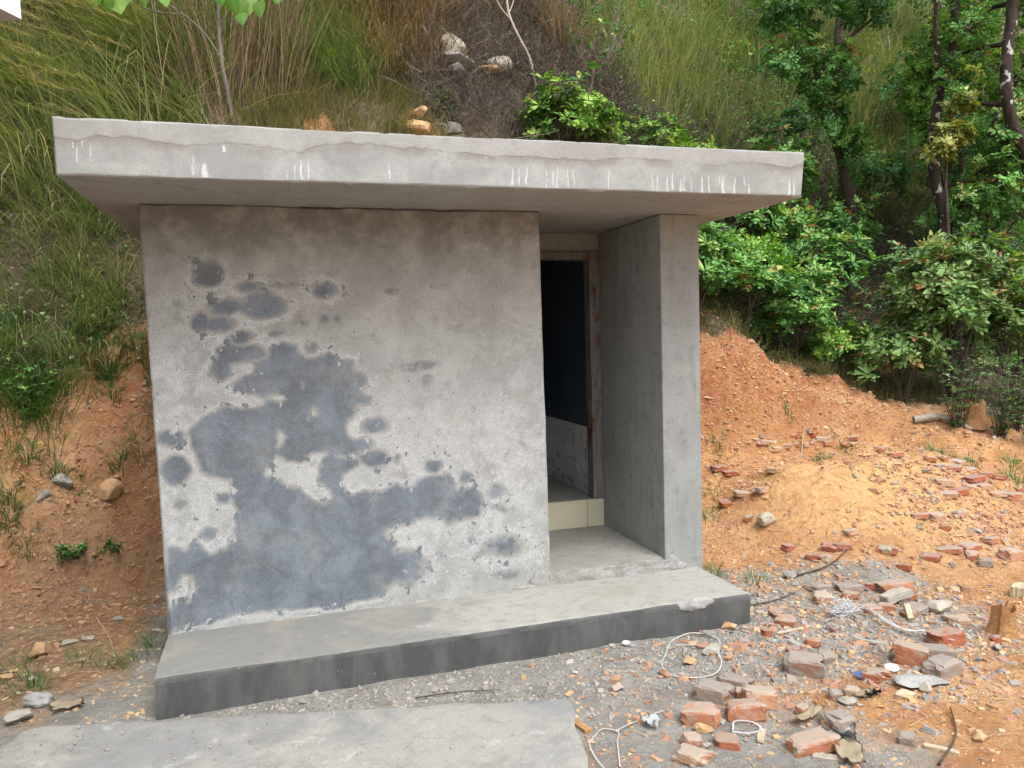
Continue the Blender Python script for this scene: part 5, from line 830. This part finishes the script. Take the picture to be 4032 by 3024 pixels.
def shrub(name, label, x, y, h, rx, ry, tips, L, m, seed, cat='shrub', group=None, single=0, z0=None, lift=.3, shape='obovate', per=(6, 9), bark_='bark_dark', stems=6, a0=0., top_light=.6, zc=.62):
    r = np.random.default_rng(seed); zb = gz(x, y) if z0 is None else z0; root = empty(name, (x, y, zb), label, cat, group); gs = Geo(); gl = Geo(); b = np.array([x, y, zb-.04])
    # main stems
    S = []
    for s in range(stems):
        az = 2*PI*s/stems+r.normal(0, .3); k = r.uniform(.35, .8); e = b+np.array([rx*k*math.cos(az), ry*k*math.sin(az), h*r.uniform(.65, .95)]); P = smooth_path([b+r.normal(0, .03, 3)*[1, 1, 0], b+(e-b)*np.array([.35, .35, .5])+r.normal(0, .04, 3), e], 8); tube(gs, P, np.linspace(.016, .005, 8)*max(.6, h/1.3), 5); S.append(P)
    SP = np.concatenate(S); O_, D_, N_, L_, A2 = [], [], [], [], []
    for t in range(tips):
        v = unit(r.normal(0, 1, 3)); v[2] = abs(v[2])*1.1-.55*r.uniform(0, 1); rad = r.uniform(.25, 1)**.5*(1+.22*float(vnoise(np.array(v[0]*2.3+seed), np.array(v[1]*2.3+v[2]*1.9), seed))); c = np.array([x, y, zb+h*zc]); T = c+v*rad*np.array([rx, ry, h*(1-zc)*1.02 if v[2] > 0 else h*zc*.85])
        T[2] = max(T[2], gz(T[0], T[1])+.05); d = np.linalg.norm(SP-T-np.array([0, 0, -.15]), axis=1); q0 = SP[np.argmin(d)]; mid = (q0+T)/2+r.normal(0, .02, 3)-np.array([0, 0, .03]); tube(gs, [q0, mid, T], [.006, .004, .002], 4)
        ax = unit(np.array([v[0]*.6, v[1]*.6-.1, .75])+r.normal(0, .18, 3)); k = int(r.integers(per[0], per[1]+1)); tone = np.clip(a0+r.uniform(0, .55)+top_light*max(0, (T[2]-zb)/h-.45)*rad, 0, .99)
        for lv in range(2):
            kk = k if lv == 0 else max(3, k-3); o, dd, nn = whorl(r, T-ax*(.05*lv), ax, kk, L, (.75, 1.35) if lv == 0 else (1.2, 1.75)); O_.append(o); D_.append(dd); N_.append(nn); L_.append(L*r.uniform(.45, 1.15, kk)*r.uniform(.75, 1.1)*(1-.1*lv)); A2.append(np.clip(tone+r.normal(0, .10, kk)-.12*lv, 0, 1))
    O_, D_, N_, L_, A2 = [np.concatenate(q) for q in (O_, D_, N_, L_, A2)]
    gs.build('stems', M[bark_], root); idx = np.arange(len(O_))
    if single:
        camp = np.array([.64, -4.94, 1.7]); vis = idx[np.argsort(np.linalg.norm(O_-camp, axis=1)-.25*O_[:, 2])][:single]; V_ = leaf_variants(m, shape)
        off = Vector((x, y, zb))
        for i in vis:
            D = Vector(D_[i]).normalized(); s = D.cross(Vector(N_[i])).normalized(); nn = s.cross(D); o = bpy.data.objects.new('leaf', V_[int(min(7, A2[i]*8))]); col.objects.link(o); o.parent = root
            mt = Matrix((s, D, nn)).transposed().to_4x4(); mt = Matrix.Translation(Vector(O_[i])-off) @ mt @ Matrix.Scale(float(L_[i]), 4); o.matrix_local = mt
        idx = np.setdiff1d(idx, vis)
    if len(idx):
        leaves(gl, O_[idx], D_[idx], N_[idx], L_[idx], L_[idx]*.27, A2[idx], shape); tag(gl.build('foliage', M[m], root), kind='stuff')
    return root
shrub('bright_shrub', 'bright green leafy shrub growing just behind the roof edge', 4.16, 3.85, 1.3, .62, .42, 105, .16, 'leaf_bright', 1, single=300, a0=.40, zc=.55)
shrub('bright_shrub', 'small bright green shrub peeping over the right part of the roof', 5.75, 4.75, .97, .38, .3, 34, .15, 'leaf_bright', 2, single=140, a0=.3, zc=.72)
shrub('bright_shrub', 'tiny light green shoot showing above the roof between two shrubs', 5.05, 4.5, .48, .16, .14, 7, .14, 'leaf_bright', 3, single=60, a0=.35, zc=.7)
shrub('bright_shrub', 'low light green leaves showing over the roof near its right end', 6.5, 4.6, 1.38, .34, .26, 22, .14, 'leaf_bright', 4, single=120, a0=.35, zc=.82)
# shrub belt on the bank right of the hut
for i, (x, y, h, rx, t, m, lab) in enumerate([(5.1, 2.75, 1.15, .62, 95, 'leaf_mid', 'dense green shrub touching the right corner of the hut'), (5.95, 3.05, 1.2, .62, 95, 'leaf_mid', 'dense green shrub second from the hut on the bank top'), (6.65, 3.1, .8, .5, 60, 'leaf_mid', 'low green shrub overhanging the grass fringe of the bank'), (7.25, 3.0, .6, .42, 44, 'leaf_bright', 'small yellow green shrub at the end of the bank beside the path'), (5.75, 3.95, 1.4, .6, 80, 'leaf_bright', 'taller light green shrub rising behind the dense shrubs'), (6.9, 4.35, 1.5, .55, 80, 'leaf_mid', 'upright shrub under the right end of the roof'), (7.6, 4.7, 1.3, .55, 65, 'leaf_mid', 'green shrub left of the dirt path'), (6.5, 3.75, 1.25, .6, 85, 'leaf_bright', 'light green shrub filling the gap between two dense shrubs'), (7.3, 3.75, 1.1, .55, 70, 'leaf_mid', 'bushy green shrub behind the small yellow green one'), (8.0, 4.15, 1.3, .6, 70, 'leaf_mid', 'green shrub below the crooked tree beside the path')]):
    shrub('bank_shrub', lab, x, y, h, rx, .5, t, .165, m, 10+i, single=300 if i in (0, 1) else 120, a0=.2)
shrub('pale_shrub', 'large pale green shrub with broad leaves standing at the edge of the yard', 8.35, 2.4, 2.0, .95, .7, 190, .19, 'leaf_pale', 30, single=300, a0=.28, zc=.55, stems=8)
shrub('pale_shrub', 'lower pale green shrub leaning left in front of the large one', 7.65, 2.4, .95, .55, .45, 50, .18, 'leaf_pale', 31, single=200, a0=.2)
shrub('pale_shrub', 'pale green shrub beside the tall weeds', 9.1, 2.2, 1.5, .6, .5, 80, .16, 'leaf_pale', 32, single=120, a0=.05)
for i, (x, y, h, rx, t, m, lab) in enumerate([(8.3, 5.6, 1.9, .7, 100, 'leaf_mid', 'leafy shrub right of the roof end below the crooked tree'), (9.0, 5.0, 1.4, .6, 70, 'leaf_mid', 'dark shrub in the shade beside the dirt path'), (10.7, 4.2, 2.3, .9, 130, 'leaf_mid', 'tall shrub in front of the rightmost trunk'), (10.0, 3.0, 1.7, .75, 100, 'leaf_mid', 'shrub below the rightmost trunk'), (11.5, 5.2, 3.0, 1.1, 150, 'leaf_dark', 'dark tall thicket right of the lichened trunk'), (12.8, 7.0, 3.2, 1.3, 150, 'leaf_dark', 'dark thicket far behind the lichened trunk'), (10.2, 5.9, 1.6, .8, 80, 'leaf_mid', 'dark shrub behind the lichened trunk base'), (14.2, 7.2, 4.0, 1.5, 170, 'leaf_mid', 'tall green thicket behind the rightmost tree'), (9.6, 7.0, 1.5, .8, 70, 'leaf_dark', 'dark shrub high on the slope beyond the path')]):
    shrub('slope_shrub', lab, x, y, h, rx, rx*.85, t, .15, m, 50+i, a0=.0)
def tree(name, label, paths, radii, clumps_, L, m, seed, bark_, shape='obovate', group=None, twig=.35, per=(6, 9)):
    r = np.random.default_rng(seed); P0 = np.array(paths[0][0]); zb = gz(P0[0], P0[1]); root = empty(name, (P0[0], P0[1], zb), label, 'tree', group); g = Geo(); SP = []
    for k, (P, (ra, rb)) in enumerate(zip(paths, radii)):
        P = [np.array(p, float) for p in P]
        if k == 0: P = [np.array([P0[0]-.05, P0[1]+.02, zb-.1])]+P if P0[2] > zb+.1 else P
        S = smooth_path(P, 26); S += np.stack([.02*fbm(S[:, 2]*3, S[:, 0]*0, seed+k, 3), .02*fbm(S[:, 2]*3+9, S[:, 0]*0, seed+k, 3), 0*S[:, 0]], 1); SP.append(S); tube(g, S, np.linspace(ra, rb, 26)*(1+.12*fbm(S[:, 2]*6, S[:, 0]*0, seed, 2)), 10)
    SP = np.concatenate(SP); gs = g; gl = Geo(); O_, D_, N_, L_, A2 = [], [], [], [], []
    for (c, rad, n, tone0) in clumps_:
        c = np.array(c, float); q0 = SP[np.argmin(np.linalg.norm(SP-c, axis=1))]; cm = (q0+c)/2+np.array([0, 0, .1]); tube(gs, smooth_path([q0, cm, c], 8), np.linspace(.035, .012, 8), 6)
        for t in range(n):
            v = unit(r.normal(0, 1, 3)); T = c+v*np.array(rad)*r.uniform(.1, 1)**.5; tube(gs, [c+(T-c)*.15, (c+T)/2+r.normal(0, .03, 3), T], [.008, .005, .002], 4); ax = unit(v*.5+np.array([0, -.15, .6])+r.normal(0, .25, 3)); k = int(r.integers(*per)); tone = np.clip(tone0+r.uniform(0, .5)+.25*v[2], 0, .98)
            for lv in range(2):
                o, dd, nn = whorl(r, T-ax*.05*lv, ax, k, L, (.8, 1.6)); O_.append(o); D_.append(dd); N_.append(nn); L_.append(L*r.uniform(.45, 1.15, k)*r.uniform(.7, 1.1)); A2.append(np.clip(tone+r.normal(0, .1, k), 0, 1))
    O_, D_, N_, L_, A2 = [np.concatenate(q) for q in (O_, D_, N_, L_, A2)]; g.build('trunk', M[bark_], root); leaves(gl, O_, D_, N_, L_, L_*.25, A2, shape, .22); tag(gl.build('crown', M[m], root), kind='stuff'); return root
tree('lichened_tree', 'dark tree trunk spotted with white lichen at the right of the slope', [[(9.44, 3.8, 1.35), (9.51, 3.8, 2.56), (9.66, 3.8, 3.13), (9.48, 3.8, 3.7), (9.51, 3.8, 4.51), (9.71, 3.8, 5.14), (9.82, 3.8, 5.7), (9.82, 3.8, 6.44), (10.02, 3.8, 7.6)], [(9.64, 3.8, 3.0), (9.99, 3.75, 3.39), (10.23, 3.7, 3.85), (10.39, 3.6, 4.6)], [(9.6, 3.8, 4.7), (9.4, 3.7, 5.3), (9.3, 3.6, 6.0)]], [(.09, .045), (.05, .03), (.045, .025)],
     [((10.6, 3.5, 4.2), (.7, .5, .55), 60, .1), ((10.2, 3.4, 3.6), (.5, .4, .45), 44, .2), ((9.5, 3.6, 6.5), (.9, .8, .6), 60, .0), ((10.5, 3.8, 6.9), (1., .8, .6), 70, .05), ((9.9, 3.9, 8.0), (1.3, 1.1, .7), 90, .1), ((9.55, 3.55, 4.9), (.35, .25, .4), 26, .25), ((9.85, 3.55, 3.3), (.3, .25, .4), 24, .25), ((9.7, 3.5, 5.6), (.4, .3, .35), 26, .15)], .15, 'leaf_mid', 71, 'bark_lichen')
tree('lichened_tree', 'thick lichened trunk with bright green crown at the far right of the slope', [[(10.7, 3.3, 1.2), (10.54, 3.2, 2.75), (10.4, 3.2, 3.91), (10.11, 3.2, 4.42), (10.04, 3.2, 4.97), (10.11, 3.2, 5.51), (10.16, 3.2, 6.22), (10.3, 3.2, 7.4)], [(10.4, 3.2, 3.8), (10.67, 3.2, 4.59), (10.82, 3.2, 5.4), (11.0, 3.1, 6.3)]], [(.105, .055), (.07, .04)],
     [((10.0, 4.4, 5.3), (.55, .4, .7), 60, .45), ((9.9, 4.3, 4.6), (.4, .35, .45), 40, .4), ((10.9, 3.9, 4.4), (.6, .5, .6), 50, .1), ((10.5, 4.5, 5.9), (.7, .5, .6), 60, .5), ((11.3, 4.2, 5.2), (.7, .5, .7), 60, .35), ((11.0, 3.2, 6.6), (1., .9, .7), 80, .15), ((10.4, 3.4, 7.8), (1.2, 1., .7), 80, .2)], .15, 'leaf_bright', 72, 'bark_lichen')
tree('crooked_tree', 'slender crooked tree with a green crown right of the roof', [[(9.6, 5.5, 3.3), (9.48, 5.5, 3.89), (9.22, 5.5, 4.66), (8.98, 5.5, 5.07), (8.95, 5.5, 5.63), (8.76, 5.5, 6.24), (8.72, 5.5, 7.4)], [(8.95, 5.5, 5.6), (9.3, 5.4, 6.0), (9.8, 5.3, 6.4)]], [(.09, .035), (.045, .02)],
     [((8.35, 5.3, 5.7), (.45, .4, .45), 44, .15), ((8.75, 5.2, 5.5), (.4, .4, .5), 44, .2), ((9.15, 5.2, 5.55), (.35, .3, .4), 30, .2), ((8.2, 5.4, 6.5), (.5, .45, .45), 50, .1), ((8.8, 5.4, 6.7), (.6, .5, .5), 60, .1), ((9.7, 5.3, 6.6), (.55, .45, .4), 46, .1), ((8.7, 5.5, 7.6), (.9, .7, .6), 60, .1), ((8.95, 5.2, 4.9), (.3, .25, .4), 30, .15), ((9.3, 5.2, 4.5), (.35, .3, .35), 26, .2)], .15, 'leaf_mid', 73, 'bark_dark')
tree('drooping_sapling', 'sapling with hanging yellow leaves beside the lichened trunk', [[(9.35, 3.45, 1.3), (9.38, 3.45, 2.6), (9.33, 3.45, 3.6), (9.4, 3.45, 4.6)]], [(.035, .012)], [((9.35, 3.35, 4.15), (.28, .2, .2), 16, .3), ((9.15, 3.4, 3.95), (.2, .2, .15), 10, .5), ((9.5, 3.4, 4.6), (.2, .2, .15), 9, .2), ((9.05, 3.4, 2.65), (.2, .15, .12), 8, .4)], .17, 'leaf_yellow', 74, 'bark_dark', 'lance')
for i, (x, y, h, lab) in enumerate([(12.2, 9.0, 5.5, 'broad tree standing high on the slope behind the lichened trunk'), (16.0, 9.0, 6.0, 'tall tree at the right edge of the upper slope'), (13.6, 5.4, 5.0, 'leafy tree behind the rightmost trunk')]):
    zb = gz(x, y); tree('slope_tree', lab, [[(x, y, zb-.1), (x+.1, y, zb+h*.4), (x-.1, y, zb+h*.8)]], [(.14, .05)], [((x+random.uniform(-1, 1)*1.1, y+random.uniform(-1, .6), zb+h*random.uniform(.4, .95)), (.9, .8, .65), 42, .1+.15*(j % 3)) for j in range(8)], .17, ['leaf_dark', 'leaf_mid', 'leaf_mid'][i], 80+i, 'bark_dark')
# sapling with heart leaves behind the roof at left
sap = empty('heart_leaf_sapling', (.46, 3.74, gz(.46, 3.74)), 'thin grey sapling with big heart shaped leaves behind the left half of the roof', 'tree'); g = Geo()
for P, ra, rb in (([(.46, 3.74, 3.7), (.39, 3.74, 4.19), (.34, 3.74, 4.55), (.33, 3.74, 4.92), (.36, 3.74, 5.5)], .026, .016), ([(.345, 3.74, 4.55), (.2, 3.7, 4.78), (-.11, 3.66, 5.02), (-.35, 3.6, 5.12)], .011, .005), ([(.33, 3.74, 4.9), (.44, 3.7, 5.02), (.55, 3.68, 5.1), (.75, 3.66, 5.12)], .010, .005), ([(-.02, 3.68, 4.95), (-.25, 3.6, 4.93), (-.55, 3.55, 5.02)], .006, .003)): tube(g, smooth_path(P, 20), np.linspace(ra, rb, 20), 7)
g.build('trunk', M['bark_grey'], sap)
k = NT('heart_leaf'); rr = k.rand(); c = k.ramp(rr, [(0, (.08, .22, .03)), (.4, (.17, .33, .06)), (.75, (.30, .42, .12)), (.95, (.45, .50, .22))]); c = k.mix(k.ss(k.noise(k.pos(), 40, 3), .5, .7, 0, .3), c, (.12, .2, .04)); k.fin(c, rough=.5); tr = k.n('ShaderNodeBsdfTranslucent'); k.put(tr.inputs[0], c); mx = k.n('ShaderNodeMixShader'); mx.inputs[0].default_value = .35; k.l(k.b.outputs[0], mx.inputs[1]); k.l(tr.outputs[0], mx.inputs[2]); k.l(mx.outputs[0], k.out.inputs[0])
hb = bmesh.new(); outl = [(0, .06), (.22, -.06), (.42, .02), (.5, .25), (.44, .5), (.3, .72), (.14, .9), (0, 1.05)]; cv = [hb.verts.new((0, t, -.05*math.sin(t*3))) for t in (.06, .25, .5, .75, 1.05)]
rt_ = [hb.verts.new((x, y, .10*x-.25*x*x)) for x, y in outl[1:-1]]; lf_ = [hb.verts.new((-x, y, .10*x-.25*x*x)) for x, y in outl[1:-1]]
for sd, fl in ((rt_, 1), (lf_, -1)):
    for f in ((cv[0], sd[0], sd[1], cv[1]), (cv[1], sd[1], sd[2]), (cv[1], sd[2], sd[3], cv[2]), (cv[2], sd[3], sd[4], cv[3]), (cv[3], sd[4], sd[5], cv[4])): hb.faces.new(f[::fl])
hme = bpy.data.meshes.new('leaf'); hb.to_mesh(hme); hb.free(); hme.materials.append(k.m)
for i, (x, z, s) in enumerate([(-.67, 5.06, .19), (-.58, 5.04, .2), (-.75, 5.10, .17), (-.50, 5.12, .16), (.37, 5.17, .16), (.46, 5.13, .15), (.59, 5.12, .15), (.66, 5.16, .17), (.72, 5.11, .16), (-.17, 5.1, .13), (.91, 5.22, .12), (-.35, 5.16, .16), (.2, 5.18, .14), (.05, 5.2, .13), (.55, 5.0, .13), (-.62, 5.2, .17)]):
    o = bpy.data.objects.new('leaf', hme); col.objects.link(o); o.parent = sap; o.location = Vector((x, 3.6+.02*(i % 4), z))-sap.location; o.scale = (s, s, s); o.rotation_euler = (-PI/2+random.uniform(-.5, .5), random.uniform(-.5, .5), PI+random.uniform(-.9, .9))
    o.rotation_euler = (-PI*.55+random.uniform(-.4, .4), random.uniform(-.4, .4), random.uniform(-.7, .7))
# bare sapling, dead branch
bs = empty('bare_sapling', (4.85, 4.9, gz(4.85, 4.9)), 'nearly leafless sapling with few yellow green leaves rising behind the bright shrub', 'tree'); g = Geo(); gl = Geo(); r = np.random.default_rng(5); O_, D_ = [], []
tk = smooth_path([(4.85, 4.9, gz(4.85, 4.9)-.1), (4.88, 4.9, 4.85), (4.94, 4.9, 5.15)], 12); tube(g, tk, np.linspace(.028, .02, 12), 7)
for i in range(11):
    az = r.uniform(-PI, PI); e = np.array([4.94+.55*math.cos(az)*r.uniform(.4, 1), 4.9+.3*math.sin(az), 5.35+r.uniform(0, .75)]); b = tk[-1] if i % 2 else tk[9]; P = smooth_path([b, b+(e-b)*np.array([.6, .6, .35]), e], 10); tube(g, P, np.linspace(.013, .004, 10), 5)
    for t in range(4):
        q0 = P[int(r.integers(4, 9))]; e2 = q0+np.array([r.normal(0, .12), r.normal(0, .08), r.uniform(.05, .22)]); tube(g, [q0, (q0+e2)/2+r.normal(0, .01, 3), e2], [.005, .004, .002], 4)
        if r.uniform() < .6:
            kk = int(r.integers(2, 5)); O_ += [e2]*kk; D_ += list(r.normal(0, .6, (kk, 3))+[0, -.1, .6])
g.build('trunk', M['bark_grey'], bs); O_ = np.array(O_); n = len(O_); leaves(gl, O_, np.array(D_), np.array([0, -1, .4])+r.normal(0, .4, (n, 3)), r.uniform(.06, .12, n), r.uniform(.02, .03, n), np.clip(r.normal(.85, .06, n), 0, .96), 'oval'); tag(gl.build('foliage', M['leaf_bright'], bs), kind='stuff')
g = Geo(); tube(g, smooth_path([(4.06, 4.68, 4.68), (3.95, 4.68, 5.2), (3.83, 4.68, 5.41), (3.71, 4.68, 5.68), (3.70, 4.7, 6.1)], 16), np.linspace(.020, .012, 16), 7); tube(g, smooth_path([(3.74, 4.68, 5.6), (3.6, 4.68, 5.75), (3.5, 4.7, 5.98)], 8), np.linspace(.010, .005, 8), 5); tube(g, smooth_path([(3.72, 4.68, 5.7), (3.78, 4.68, 5.86), (3.77, 4.7, 6.05)], 8), np.linspace(.010, .005, 8), 5)
tag(g.build('dead_branch', M['bark_pale']), 'bleached dead branch standing in the brush right of the boulders', 'branch')
